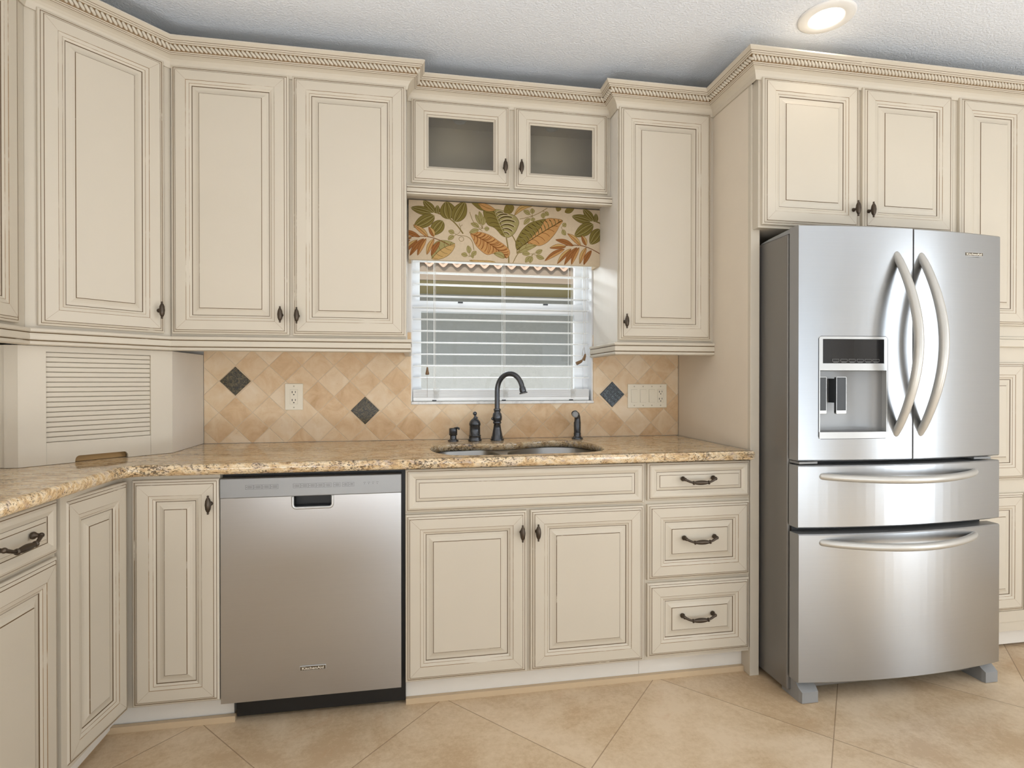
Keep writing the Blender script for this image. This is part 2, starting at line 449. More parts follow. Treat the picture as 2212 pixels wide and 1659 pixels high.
# right wall with a wide glazed opening, rear wall with two window openings (daylight of the room)
wr = MB(); OY0, OY1, OZ1 = -3.45, -2.50, 2.15
for a in ((RY0, OY0, 0, CZ), (OY1, RY1+.15, 0, CZ), (OY0, OY1, OZ1, CZ)): wr.box(RX1, RX1+.15, a[0], a[1], a[2], a[3], 'wall')
struct(wr, 'wall_right')
wq = MB(); q = [(.75, 2.35), (2.7, 4.3)]; qz0, qz1 = .10, 2.05
xs = [RX0] + [e for s_ in q for e in s_] + [RX1]
for a, b in zip(xs[::2], xs[1::2]): wq.box(a, b, RY0-.15, RY0, 0, CZ, 'wall')
for a, b in q: wq.box(a, b, RY0-.15, RY0, 0, qz0, 'wall'); wq.box(a, b, RY0-.15, RY0, qz1, CZ, 'wall')
struct(wq, 'wall_rear')
def window_frame(mb, axis, a0, a1, z0, z1, c, n=2, d=.05, w=.05):
    def bx(p0, p1, q0, q1):
        if axis == 'y': mb.box(p0, p1, c, c+d, q0, q1, 'white_pvc')
        else: mb.box(c, c+d, p0, p1, q0, q1, 'white_pvc')
    bx(a0, a0+w, z0, z1); bx(a1-w, a1, z0, z1); bx(a0+w, a1-w, z0, z0+w); bx(a0+w, a1-w, z1-w, z1)
    for k in range(1, n):
        x = a0+(a1-a0)*k/n; bx(x-w/2, x+w/2, z0+w, z1-w)
for i, (a, b) in enumerate(q):
    mb = MB(); window_frame(mb, 'y', a, b, qz0, qz1, RY0-.11); struct(mb, 'window_%d' % (i+2))
mb = MB(); window_frame(mb, 'x', OY0, OY1, 0, OZ1, RX1+.06, 2, .05, .07); struct(mb, 'door_1')

# kitchen window (window_1): sill, outer frame, sashes, panes
mb = MB()
FY0, FY1 = .075, .14
fx0, fx1 = WX0, WX1
for a in ((fx0, fx0+.022, WZ0, WZ1), (fx1-.03, fx1, WZ0, WZ1), (fx0+.022, fx1-.03, WZ1-.03, WZ1), (fx0+.022, fx1-.03, WZ0, WZ0+.03)):
    mb.box(a[0], a[1], FY0, FY1, a[2], a[3], 'white_pvc')
win = struct(mb, 'window_1', 'white single-hung window over the sink')
mb = MB()  # upper sash
for a in ((fx0+.022, fx0+.042, 1.53, WZ1-.03), (fx1-.065, fx1-.03, 1.53, WZ1-.03), (fx0+.042, fx1-.065, 1.53, 1.555), (fx0+.042, fx1-.065, WZ1-.06, WZ1-.03)):
    mb.box(a[0], a[1], .112, .135, a[2], a[3], 'white_pvc')
sash = mb.build('upper_sash', win)
MB().box(fx0+.040, fx1-.063, .122, .126, 1.553, WZ1-.058, 'window_glass').build('pane', sash)
mb = MB()  # lower sash
for a in ((fx0+.022, fx0+.048, WZ0+.03, 1.582), (fx1-.074, fx1-.03, WZ0+.03, 1.582), (fx0+.048, fx1-.074, 1.531, 1.582), (fx0+.048, fx1-.074, WZ0+.03, WZ0+.072)):
    mb.box(a[0], a[1], .085, .110, a[2], a[3], 'white_pvc')
for x in (1.24, 1.67): mb.box(x-.012, x+.012, .080, .085, 1.574, 1.581, 'dark_rubber')
sash = mb.build('lower_sash', win)
MB().box(fx0+.046, fx1-.072, .095, .099, WZ0+.07, 1.533, 'window_glass').build('pane', sash)
mb = MB()
mb.box(WX0-.0, WX0+.006, .0125, FY0, WZ0+.014, WZ1, 'white_pvc'); mb.box(WX1-.006, WX1, .0125, FY0, WZ0+.014, WZ1, 'white_pvc'); mb.box(WX0+.006, WX1-.006, .0125, FY0, WZ1-.006, WZ1, 'white_pvc')
mb.build('jamb', win)
MB().box(WX0+.0005, WX1-.0005, -.006, FY0-.0005, WZ0+.0005, WZ0+.0135, 'marble', .002).build('sill', win)['label'] = 'pale marble window sill'

# ------------------------------------------------------------------ exterior seen through the window
struct(MB().box(-6, 9, .3, 14, -.35, -.2, 'pale_paving'), 'ground')
struct(MB().box(-5, 8, 3.75, 4.0, -.2, 2.32, 'stucco'), 'neighbor_wall', 'grey stucco wall of the house next door')
mb = MB()
mb.box(-5, 8, 2.74, 3.75, 2.19, 2.21, 'soffit')
mb.box(-5, 8, 2.70, 2.735, 2.16, 2.345, 'fascia')
mb.box(-5, 8, 2.735, 2.75, 2.17, 2.19, 'soffit')
eave = struct(mb, 'neighbor_roof', 'beige eave with wavy clay tile edge outside')
mb = MB()
pitch = .132
prof = []
for k in range(int(9/pitch)*8):
    x = -3+k*pitch/8
    prof.append((x, .024*math.cos(2*PI*k/8)))
rings = []
for y, z in ((2.66, 2.300), (2.66, 2.32), (4.4, 2.97)):
    rings.append([(x, y, z+h) for x, h in prof])
mb.loft(rings, 'roof_tile', closed=False, cap=False, smooth=True)
mb.build('roof_tiles', eave)

# ------------------------------------------------------------------ backsplash
X0B, XP = .1005, 2.349
mb = MB()
for a in ((X0B, WX0, .9145, 1.42), (WX1, XP-.0005, .9145, 1.42), (WX0, WX1, .9145, WZ0)): mb.box(a[0], a[1], 0, .0115, a[2], a[3], 'travertine')
bs = tag(mb.build('backsplash'), 'tumbled travertine backsplash tiles laid diagonally above the granite', 'backsplash')
def diamond(cx, cz, mat, lab, grid=False):
    b = MB(); r = .0645
    base = [(cx, cz+r), (cx+r, cz), (cx, cz-r), (cx-r, cz)]
    b.loft([[(x, .0005, z) for x, z in base], [(x, -.0016, z) for x, z in base], [(cx+(x-cx)*.97, -.0024, cz+(z-cz)*.97) for x, z in base]], mat, True, True, False)
    if grid:
        e1 = Vector((1, 0, 1)).normalized(); e2 = Vector((1, 0, -1)).normalized(); c = Vector((cx, -.0024, cz)); h = r/math.sqrt(2)
        cell = 2*h/4
        for i in range(4):
            for j in range(2):
                a0 = -h+cell*i+.0035; a1 = a0+cell-.005; b0 = -h+2*cell*j+.004; b1 = b0+2*cell-.007
                nn = 5
                for k in range(nn):   # raised wavy ribs of each relief block
                    bb0 = b0+(b1-b0)*k/nn+.0004; bb1 = b0+(b1-b0)*(k+1)/nn-.0012
                    pts = [c+e1*a+e2*bb for a, bb in ((a0, bb0), (a1, bb0+.001), (a1, bb1+.001), (a0, bb1))]
                    up = Vector((0, -.0025, 0))
                    b.loft([[p[:] for p in pts], [(p+up)[:] for p in pts]], 'dark_glass', True, True, False)
    o = b.build('accent_tile', bs); o['label'] = lab
diamond(.2306, 1.1905, 'dark_granite', 'dark speckled granite accent tile')
diamond(.7915, 1.0545, 'dark_granite', 'dark speckled granite accent tile')
diamond(1.9930, 1.1245, 'dark_slate', 'dark glass accent tile with relief blocks', True)

# outlet and switch plates
def plate(name, lab, cat, x0, x1, z0, z1, gangs):
    t = thing(name, lab, cat, ((x0+x1)/2, 0, z0))
    X = lambda x: x-(x0+x1)/2
    MB().box(X(x0), X(x1), -.0075, -.0005, 0, z1-z0, 'ivory', .0025).build('plate', t)
    w = (x1-x0)/len(gangs) if len(gangs) > 1 else (x1-x0)
    m_ = .0105 if len(gangs) > 1 else 0
    w = (x1-x0-2*m_)/len(gangs)
    for i, g in enumerate(gangs):
        cx = X(x0)+m_+w*(i+.5); h = z1-z0; cz = h/2
        b = MB()
        if g == 's':
            b.box(cx-.0165, cx+.0165, -.0078, -.007, cz-.033, cz+.033, 'screw')
            b.add([(cx-.0155, -.0078, cz-.032), (cx+.0155, -.0078, cz-.032), (cx+.0155, -.0078, cz+.032), (cx-.0155, -.0078, cz+.032), (cx-.0155, -.0120, cz-.032), (cx+.0155, -.0120, cz-.032), (cx+.0155, -.0090, cz+.032), (cx-.0155, -.0090, cz+.032)],
                  [(0, 1, 5, 4), (1, 2, 6, 5), (2, 3, 7, 6), (3, 0, 4, 7), (4, 5, 6, 7)], 'ivory')
            b.build('rocker_switch', t)
        else:
            b.box(cx-.0165, cx+.0165, -.0079, -.007, cz-.0335, cz+.0335, 'screw')
            b.box(cx-.0158, cx+.0158, -.0092, -.0072, cz-.0328, cz+.0328, 'ivory', .0008)
            for s_ in (-.0185, .0175):
                z = cz+s_
                b.box(cx-.0085, cx-.0055, -.0096, -.009, z-.001, z+.0085, 'slot'); b.box(cx+.0055, cx+.008, -.0096, -.009, z, z+.0085, 'slot')
                b.lathe([(.0028, -.009), (.0028, -.0096)], 'slot', (cx, 0, z-.0075), 'y', 12)
            b.build('receptacle', t)
        for s_ in (-.048, .048):
            MB().lathe([(.0032, -.007), (.0032, -.0083), (.001, -.0088)], 'screw', (cx, 0, cz+s_), 'y', 12).build('screw', t)
plate('outlet_plate', 'ivory duplex outlet on the travertine left of the window', 'outlet', .4406, .5182, 1.0600, 1.1796, 'o')
plate('switch_plate', 'wide ivory plate of three rocker switches and one outlet', 'light switch', 2.0736, 2.2832, 1.0560, 1.1760, 'ssso')

# ------------------------------------------------------------------ base cabinets
BF = -.61
HB = .8755
def toe(mb, x0, x1, y0=.05, z1=.10):
    mb.box(x0, x1, y0, y0+.02, .012, z1, 'laminate')
# corner cabinet with two leaves meeting at the inner corner
lf = thing('corner_base_cabinet', 'cream corner base cabinet with two folding door leaves left of dishwasher', 'cabinet', (.06, BF, 0))
mb = MB()
poly = [(-.60, .60), (.302, .60), (.302, 0), (0, 0), (0, -.326), (-.60, -.326)]
mb.prism(poly, .10, HB, 'cream_paint')
mb.prism([(-.59, .59), (.329, .59), (.329, .055), (-.055, .055), (-.055, -.326), (-.59, -.326)], .014, .0995, 'laminate')
mb.build('carcass', lf)
add_door(lf, .035, .3028, .107, .8605, knob=(.279, .778))
# left leaf, hung at the inner corner, very slightly folded in
hinge = Vector((.030, -.024, 0)); ang = math.radians(-90-5.0)
mb = MB(); panel(mb, -.288, 0, .107, .8605, DOOR)
rot = Matrix.Rotation(math.radians(90-5.5), 4, 'Z')
mb.v = [tuple((rot @ Vector(p))+Vector((.0115, -.021, 0))) for p in mb.v]
mb.build('door', lf)
# left run drawer base (faces +x)
lr = thing('drawer_door_cabinet', 'cream base cabinet with one drawer over a door at the far left', 'cabinet', (.05, -.942, 0), PI/2)
# local x runs along +Y after rotation, so build with negative x
mb = MB(); mb.box(-.385, -.002, 0, .58, .10, HB, 'cream_paint'); mb.box(-.385, -.002, .055, .075, .012, .0995, 'laminate'); mb.build('carcass', lr)
add_door(lr, -.366, -.014, .7264, .871, 'drawer', pull=(-.190, .797))
add_door(lr, -.366, -.014, .107, .716)
# sink base
sb = thing('sink_base_cabinet', 'wide cream base cabinet under the sink with two doors and false front', 'cabinet', (.9840, BF, 0))
mb = MB()
W_ = 1.8985-.9840
mb.box(0, .018, 0, .6, .10, HB, 'cream_paint'); mb.box(W_-.018, W_, 0, .6, .10, HB, 'cream_paint'); mb.box(.018, W_-.018, .02, .6, .10, .118, 'cream_paint')
mb.box(.018, W_-.018, 0, .02, .10, HB, 'cream_paint'); mb.box(.018, W_-.018, .58, .6, .118, HB, 'cream_paint')
toe(mb, .0, W_-.0005); mb.build('carcass', sb)
add_door(sb, .0, .908, .7185, .873, 'false')
add_door(sb, .0, .4450, .107, .7085, knob=(.4233, .6305))
add_door(sb, .4590, .908, .107, .7085, knob=(.4823, .6310))
# drawer base
db = thing('drawer_base_cabinet', 'cream base cabinet with three stacked drawers beside the tall end panel', 'cabinet', (1.8990, BF, 0))
mb = MB(); mb.box(0, .4495, 0, .6, .10, HB, 'cream_paint'); toe(mb, 0, .4495); mb.build('carcass', db)
add_door(db, .0083, .4435, .7265, .8725, 'drawer', pull=(.2150, .8030))
add_door(db, .0083, .4435, .4160, .7110, 'drawer', pull=(.2210, .5710))
add_door(db, .0083, .4435, .1165, .4030, 'drawer', pull=(.2140, .2670))

# tile base strip in front of the toe kicks
mb = MB(); mb.box(-.0055, .398, BF+.032, BF+.049, .0, .021, 'floor_strip'); mb.box(.9845, 2.3485, BF+.032, BF+.049, 0, .021, 'floor_strip')
mb.box(-.022, -.006, -1.33, -.5785, 0, .021, 'floor_strip')
struct(mb, 'baseboard_back')

# ------------------------------------------------------------------ tall end panel and cabinet over the refrigerator, pantry
PF = -.618
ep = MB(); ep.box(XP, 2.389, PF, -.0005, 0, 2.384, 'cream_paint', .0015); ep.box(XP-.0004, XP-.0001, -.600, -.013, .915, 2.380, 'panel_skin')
tag(ep.build('end_panel'), 'tall cream end panel between the counter and the refrigerator', 'panel')
FC = -.652
fc = thing('over_fridge_cabinet', 'cream two door cabinet directly above the refrigerator', 'cabinet', (2.3580, FC, 1.800))
mb = MB(); mb.box(0, .911, 0, .033, 0, .66, 'cream_paint'); mb.box(.0325, .911, .033, .65, 0, .66, 'cream_paint'); mb.build('carcass', fc)
add_door(fc, .0108, .4443, .010, .5905, knob=(.4130, .085))
add_door(fc, .4622, .8919, .010, .5905, knob=(.4830, .083))
pn = thing('pantry_cabinet', 'tall cream pantry cabinet right of the refrigerator', 'cabinet', (3.2700, FC, 0))
mb = MB(); mb.box(0, .72, 0, .65, .10, 2.46, 'cream_paint'); toe(mb, 0, .72, .06)
mb.box(.0, .72, -.004, 0, .142, .19, 'cream_paint', .001); mb.box(0, .72, -.012, 0, 1.372, 1.382, 'cream_paint', .003); mb.box(0, .72, -.018, 0, 1.338, 1.3715, 'cream_paint', .004)
mb.build('carcass', pn)
for z0, z1 in ((1.430, 2.3907), (.765, 1.270), (.196, .705)):
    add_door(pn, .0200, .3560, z0, z1); add_door(pn, .3640, .7000, z0, z1)

# ------------------------------------------------------------------ wall cabinets
UF = -.332; ZU = 1.362; HU = 2.46-ZU
DU0, DU1 = 1.3714-ZU, 2.3907-ZU
ul = thing('wall_cabinet', 'tall cream two door wall cabinet left of the window', 'cabinet', (.1010, UF, ZU))
mb = MB(); mb.box(0, .8825, 0, .331, 0, HU, 'cream_paint'); mb.box(.8826, .8835, .004, .330, .001, HU-.08, 'laminate'); mb.build('carcass', ul)
add_door(ul, .0065, .4300, DU0, DU1, knob=(.4030, 1.449-ZU))
add_door(ul, .4430, .8818, DU0, DU1, knob=(.4640, 1.447-ZU))
un = thing('wall_cabinet', 'narrow cream single door wall cabinet right of the window', 'cabinet', (1.8958, UF, ZU))
mb = MB(); mb.box(0, .4525, 0, .331, 0, HU, 'cream_paint'); mb.box(-.0012, -.0001, .004, .330, .001, HU-.08, 'laminate'); mb.build('carcass', un)
add_door(un, .0030, .4360, DU0, DU1, knob=(.0250, 1.4505-ZU))
# glass front cabinet above the window
GF = -.242; ZG = 2.018
ug = thing('glass_cabinet', 'short cream wall cabinet with two glass doors above the window', 'cabinet', (.9850, GF, ZG))
mb = MB(); w_ = .909; hg = 2.46-ZG
mb.box(0, .018, .018, .241, 0, hg, 'cream_paint'); mb.box(w_-.018, w_, .018, .241, 0, hg, 'cream_paint'); mb.box(.018, w_-.018, .018, .241, 0, .018, 'cream_paint')
mb.box(.018, w_-.018, .018, .225, .365, .383, 'cream_paint'); mb.box(.018, w_-.018, .225, .241, .018, hg, 'cream_paint')
mb.box(0, .03, 0, .018, 0, hg, 'cream_paint'); mb.box(w_-.03, w_, 0, .018, 0, hg, 'cream_paint'); mb.box(.03, w_-.03, 0, .018, 0, .03, 'cream_paint'); mb.box(.03, w_-.03, 0, .018, .345, hg, 'cream_paint')
mb.box(.43, .478, 0, .018, .03, .345, 'cream_paint')
mb.build('carcass', ug)
add_door(ug, .0201, .4429, .0179, .3727, 'glass', knob=(.4190, .100))
add_door(ug, .4643, .8919, .0179, .3727, 'glass', knob=(.4900, .102))
for x in (.235, .665):
    MB().lathe([(.034, .364), (.034, .358), (.028, .353), (.026, .348), (.010, .346), (.0005, .346)], 'puck', (x, .115, 0), 'z', 24).build('puck_light', ug)['label'] = 'small round puck light, switched off'
# diagonal corner cabinet above, appliance garage below
S2 = math.sqrt(.5)
uc = thing('corner_wall_cabinet', 'tall cream corner wall cabinet set at an angle above the roll-up tambour', 'cabinet', (.0995, -.3325, ZU), PI/4)
def loc2(o, x, y):   # world xy -> local xy of a rotated root
    d = Vector((x-o.location.x, y-o.location.y)); c, s = math.cos(o.rotation_euler.z), math.sin(o.rotation_euler.z)
    return (d.x*c+d.y*s, -d.x*s+d.y*c)
mb = MB()
mb.prism([loc2(uc, x, y) for x, y in ((.0995, -.0015), (.0995, -.3325), (-.205, -.637), (-.5435, -.637), (-.5435, -.0015))], 0, HU, 'cream_paint')
mb.build('carcass', uc)
add_door(uc, -.4010, -.0275, DU0, DU1+.002, knob=(-.0500, 1.4535-ZU))
uw = thing('wall_cabinet', 'cream wall cabinet on the left wall cut off by the photo edge', 'cabinet', (-.205, -.6385, ZU), PI/2)
mb = MB(); mb.box(-.62, 0, 0, .338, 0, HU, 'cream_paint'); mb.build('carcass', uw)
add_door(uw, -.60, -.045, DU0, DU1)
GH = ZU-.056-.9155
ag = thing('appliance_garage', 'cream angled appliance garage with closed tambour door on the counter corner', 'cabinet', (.0990, -.3200, .9150), PI/4)
mb = MB()
L = .4555
mb.box(-L, -.3840, 0, .02, 0, GH, 'cream_paint'); mb.box(-.0745, 0, 0, .02, 0, GH, 'cream_paint'); mb.box(-.3840, -.0745, 0, .02, .372, GH, 'cream_paint')
mb.build('face_frame', ag)
mb = MB()
poly = [loc2(ag, x, y) for x, y in ((.0990, -.3195), (.0990, -.0015), (.0870, -.0015), (.0870, -.3195))]
mb.prism(poly, 0, GH, 'laminate')
mb.build('side_panel', ag)
mb = MB()
mb.prism([loc2(ag, x, y) for x, y in ((-.2235, -.6415), (-.2235, -.6275), (-.262, -.6275), (-.262, -.6415))], 0, GH, 'cream_paint')
mb.prism([loc2(ag, x, y) for x, y in ((-.263, -.6360), (-.263, -.6260), (-.5435, -.6260), (-.5435, -.6360))], 0, GH, 'cream_paint')
mb.build('side_panel', ag)
mb = MB()
zt0, zt1, ns = .0735, .372, 18
dz = (zt1-zt0)/ns
for k in range(ns):
    a, b = zt0+dz*k, zt0+dz*(k+1)
    mb.loft([[(-.385, .016, a), (-.385, .0085, a+.0006), (-.385, .0072, a+.003), (-.385, .0072, b-.0036), (-.385, .0085, b-.0012), (-.385, .016, b-.0010)],
             [(-.0735, .016, a), (-.0735, .0085, a+.0006), (-.0735, .0072, a+.003), (-.0735, .0072, b-.0036), (-.0735, .0085, b-.0012), (-.0735, .016, b-.0010)]], 'cream_paint', True, True, False)
mb.box(-.385, -.0735, .0152, .0185, zt0, zt1, 'glaze_dark')
tam = mb.build('tambour_door', ag)
# bottom rail of the tambour with a stadium finger slot cut from its lower edge
mb = MB()
sx0, sx1, sr = -.3061, -.1493, .013
out = [(-.3835, 0), (-.3835, .073), (-.0750, .073), (-.0750, 0), (sx1, 0)]
arc = []
for k in range(7):
    a = -PI/2*0+PI/2*k/6
    arc.append((sx1-.012+.012*math.cos(a), .006+.016*math.sin(a)))
for k in range(7):
    a = PI/2+PI/2*k/6
    arc.append((sx0+.012+.012*math.cos(a), .006+.016*math.sin(a)))
loop = out+arc+[(sx0, 0)]
bm = bmesh.new()
vs = [bm.verts.new((x, .001, z)) for x, z in loop]
f = bm.faces.new(vs)
r = bmesh.ops.extrude_face_region(bm, geom=[f]); bmesh.ops.translate(bm, vec=(0, .012, 0), verts=[g for g in r['geom'] if isinstance(g, bmesh.types.BMVert)])
bmesh.ops.triangulate(bm, faces=bm.faces[:])
mb.bm(bm, 'cream_paint')
mb.box(sx0-.004, sx1+.004, .030, .033, 0.0, .03, 'slot_wood')
mb.build('bottom_rail', tam)

# ------------------------------------------------------------------ swept mouldings
def offset_path(path, p):
    """mitre-offset an open xy polyline to its right side by p"""
    out = []
    n = len(path)
    for i in range(n):
        P = Vector(path[i])
        ds = []
        if i > 0: ds.append((Vector(path[i])-Vector(path[i-1])).normalized())
        if i < n-1: ds.append((Vector(path[i+1])-Vector(path[i])).normalized())
        ns_ = [Vector((d.y, -d.x)) for d in ds]
        if len(ns_) == 1: out.append(P+ns_[0]*p)
        else:
            b = (ns_[0]+ns_[1]).normalized(); out.append(P+b*(p/max(.2, b.dot(ns_[0]))))
    return out
def sweep(mb, path, prof, mats):
    """prof: closed list of (p, z); mats per segment"""
    rails = [[(q.x, q.y, z) for q in offset_path(path, p)] for p, z in prof]
    n = len(prof)
    for k in range(n):
        a, b = rails[k], rails[(k+1) % n]
        for i in range(len(path)-1):
            mb.quad(a[i], a[i+1], b[i+1], b[i], mats[k])
    for i in (0, -1): mb.add([r_[i] for r_ in rails], [tuple(range(n))], 'cream_paint')
T = 2.472
CP = [(.001, -.090, 'c'), (.005, -.090, 'c'), (.007, -.083, 'c'), (.009, -.076, 'c'), (.0125, -.069, 'c'), (.019, -.061, 'c'), (.027, -.056, 'c'), (.035, -.0530, 'c'), (.0362, -.0522, 'g'),
      (.0405, -.0495, 'c'), (.0415, -.0482, 'g'), (.0440, -.0455, 'c'), (.0440, -.0425, 'r'), (.0520, -.0250, 'r'), (.0560, -.0235, 'r'), (.0605, -.0200, 'c'), (.0612, -.0188, 'g'), (.0650, -.0150, 'c'), (.0660, -.0136, 'g'), (.0720, -.0085, 'c'), (.0750, -.0060, 'c'), (.0750, 0, 'c'), (.001, 0, 'c')]
cpath = [(-.205, -1.26), (-.205, -.637), (.0995, -.332), (.984, -.332), (.984, -.242), (1.8955, -.242), (1.8955, -.332), (2.349, -.332), (2.349, -.652), (3.99, -.652)]
mb = MB()
mats = [MATS[CP[(k+1) % len(CP)][2]] for k in range(len(CP))]
sweep(mb, cpath, [(p, T+z) for p, z, _ in CP], mats)
crown = tag(mb.build('crown_molding'), 'continuous cream crown molding with rope band along the tops of the wall cabinets', 'molding')
# rope: slanted lozenge strands laid along the band
mb = MB()
pp, zz = .0490, -.0330
rail = offset_path(cpath, pp)
tilt = Vector((.008, .0165))  # along band slope (p,z)
bm0 = bmesh.new(); bmesh.ops.create_icosphere(bm0, subdivisions=2, radius=1.0)
bv = [v.co.copy() for v in bm0.verts]; bf = [[v.index for v in f.verts] for f in bm0.faces]; bm0.free()
for i in range(len(rail)-1):
    a, b = rail[i], rail[i+1]; d = (b-a); Ls = d.length; d.normalize()
    nrm = Vector((d.y, -d.x))
    cnt = max(1, int(round(Ls/.0158))); st = Ls/cnt
    ax = Vector((d.x, d.y, 0)); upv = Vector((nrm.x*.44, nrm.y*.44, .90)).normalized(); ou = ax.cross(upv).normalized()
    if ou.dot(Vector((nrm.x, nrm.y, 0))) < 0: ou = -ou
    for k in range(cnt):
        c = a+d*(st*(k+.5)); c3 = Vector((c.x, c.y, T+zz))
        vs = []
        for v in bv:
            sgn = v.y
            lx = v.x*.0074-.0066*math.sin(sgn*1.5); ly = v.y*.0116; lz = v.z*.0064
            vs.append(c3+ax*lx+upv*ly+ou*(lz+.0005))
        mb.add(vs, bf, 'cream_paint', True)
mb.build('rope_band', crown)['label'] = 'twisted rope carving'
# light rails
LP = [(.002, 0, 'c'), (.030, 0, 'c'), (.033, -.004, 'c'), (.033, -.010, 'c'), (.029, -.0135, 'c'), (.0275, -.0145, 'd'), (.029, -.0165, 'g'), (.031, -.024, 'c'), (.031, -.036, 'c'), (.0275, -.0385, 'c'), (.0265, -.0395, 'd'), (.028, -.0415, 'g'), (.031, -.0455, 'c'), (.030, -.0515, 'c'), (.024, -.0545, 'c'), (.002, -.0545, 'c')]
lm = [MATS[LP[(k+1) % len(LP)][2]] for k in range(len(LP))]
def light_rail(path, zt, lab, prof=LP, m_=lm):
    mb = MB(); sweep(mb, path, [(p-.012, zt+z) for p, z, _ in prof], m_)
    return tag(mb.build('light_rail'), lab, 'molding', 'light rails under the wall cabinets')
light_rail([(-.205, -1.25), (-.205, -.637), (.0995, -.332), (.984, -.332), (.984, -.001)], ZU-.0008, 'long cream rail molding under the corner and two door wall cabinets')
light_rail([(1.8950, -.001), (1.8950, -.332), (2.3475, -.332)], ZU-.0008, 'short cream rail molding under the narrow wall cabinet')
GP = [(.002, 0, 'c'), (.030, 0, 'c'), (.030, -.006, 'c'), (.0285, -.0075, 'd'), (.030, -.0090, 'g'), (.030, -.026, 'c'), (.0285, -.0275, 'd'), (.030, -.0290, 'g'), (.029, -.0350, 'c'), (.002, -.0350, 'c')]
light_rail([(.9855, -.250), (1.8940, -.250)], ZG-.0008, 'straight cream rail molding under the glass cabinet', GP, [MATS[GP[(k+1) % len(GP)][2]] for k in range(len(GP))])

# ------------------------------------------------------------------ countertop with sink cutout
def catmull(pts, n=8):
    out = []; N = len(pts)
    for i in range(N):
        p0, p1, p2, p3 = [Vector(pts[(i+k-1) % N]) for k in range(4)]
        for k in range(n):
            t = k/n
            out.append(.5*((2*p1)+(-p0+p2)*t+(2*p0-5*p1+4*p2-p3)*t*t+(-p0+3*p1-3*p2+p3)*t**3))
    return [(q.x, q.y) for q in out]
CUT = catmull([(1.080, -.41), (1.095, -.29), (1.16, -.215), (1.27, -.205), (1.37, -.222), (1.46, -.205), (1.55, -.160), (1.65, -.137), (1.735, -.170), (1.783, -.27), (1.788, -.42), (1.755, -.535), (1.64, -.582), (1.45, -.590), (1.25, -.588), (1.13, -.545)])
def offset_loop(loop, d):
    n = len(loop); out = []
    area = sum(loop[i][0]*loop[(i+1) % n][1]-loop[(i+1) % n][0]*loop[i][1] for i in range(n))
    sg = 1 if area > 0 else -1
    for i in range(n):
        a, b, c = Vector(loop[i-1]), Vector(loop[i]), Vector(loop[(i+1) % n])
        d1, d2 = (b-a).normalized(), (c-b).normalized()
        n1, n2 = Vector((d1.y, -d1.x))*sg, Vector((d2.y, -d2.x))*sg
        m = (n1+n2).normalized(); q = b+m*(d/max(.3, m.dot(n1)))
        out.append((q.x, q.y))
    return out
def fill(loops, z, mb, mat):
    bm = bmesh.new(); ed = []
    for lp in loops:
        vs = [bm.verts.new((x, y, z)) for x, y in lp]
        ed += [bm.edges.new((vs[i], vs[(i+1) % len(vs)])) for i in range(len(vs))]
    bmesh.ops.triangle_fill(bm, use_beauty=True, edges=ed)
    mb.bm(bm, mat)
corner = []
cr = .045
for k in range(7):
    a = PI/2+PI/2*(k/6)   # inner corner, concave fillet centre at (.0925+cr, -.655-cr)
    corner.append((.0925+cr+cr*math.cos(a), -.655-cr+cr*math.sin(a)))
outer = [(2.3465, -.0005), (-.5440, -.0005), (-.5440, -1.335), (.0925, -1.335)]+[p for p in reversed(corner)]+[(2.345, -.655), (2.3465, -.6535)]
mb = MB()
ER = [(-.014, .914), (-.008, .9130), (-.003, .9095), (-.0005, .9040), (0, .8975), (-.0006, .8905), (-.003, .8845), (-.008, .8795), (-.014, .8765)]
rings = [[(x, y, z) for x, y in offset_loop(outer, d)] for d, z in ER]
# keep wall edges flat: no rounding matters there (hidden against walls)
mb.loft(rings, 'granite', True, False, True)
fill([offset_loop(outer, -.014), CUT], .914, mb, 'granite'); CUT2 = offset_loop(CUT, .034)
fill([offset_loop(outer, -.014), CUT2], .8765, mb, 'granite')
mb.loft([[(x, y, .8765) for x, y in CUT2], [(x, y, .8850) for x, y in CUT2], [(x, y, .8850) for x, y in CUT], [(x, y, .912) for x, y in CUT], [(x, y, .914) for x, y in offset_loop(CUT, .0015)]], 'granite', True, False, True)
tag(mb.build('countertop'), 'speckled gold granite countertop with rounded front edge wrapping the corner', 'countertop')

# sink
sk = thing('kitchen_sink', 'stainless double bowl sink mounted under the granite', 'sink', (1.43, -.38, .66))
O = Vector((1.43, -.38, .66))
bl = catmull([(1.072, -.41), (1.09, -.28), (1.16, -.207), (1.26, -.200), (1.335, -.23), (1.365, -.33), (1.37, -.45), (1.34, -.56), (1.24, -.594), (1.12, -.55)], 6)
br = catmull([(1.40, -.38), (1.425, -.265), (1.50, -.185), (1.60, -.136), (1.70, -.136), (1.775, -.20), (1.797, -.33), (1.792, -.46), (1.75, -.56), (1.62, -.592), (1.48, -.590), (1.41, -.53)], 6)
mb = MB()
L3 = lambda lp, z: [(x-O.x, y-O.y, z-O.z) for x, y in lp]
flange = offset_loop(CUT, .018)
bm_ = MB(); fill([flange, bl, br], .8755, bm_, 'steel_sink')
bm_.v = [(x-O.x, y-O.y, z-O.z+.0085) for x, y, z in bm_.v]
bm_.build('rim', sk)
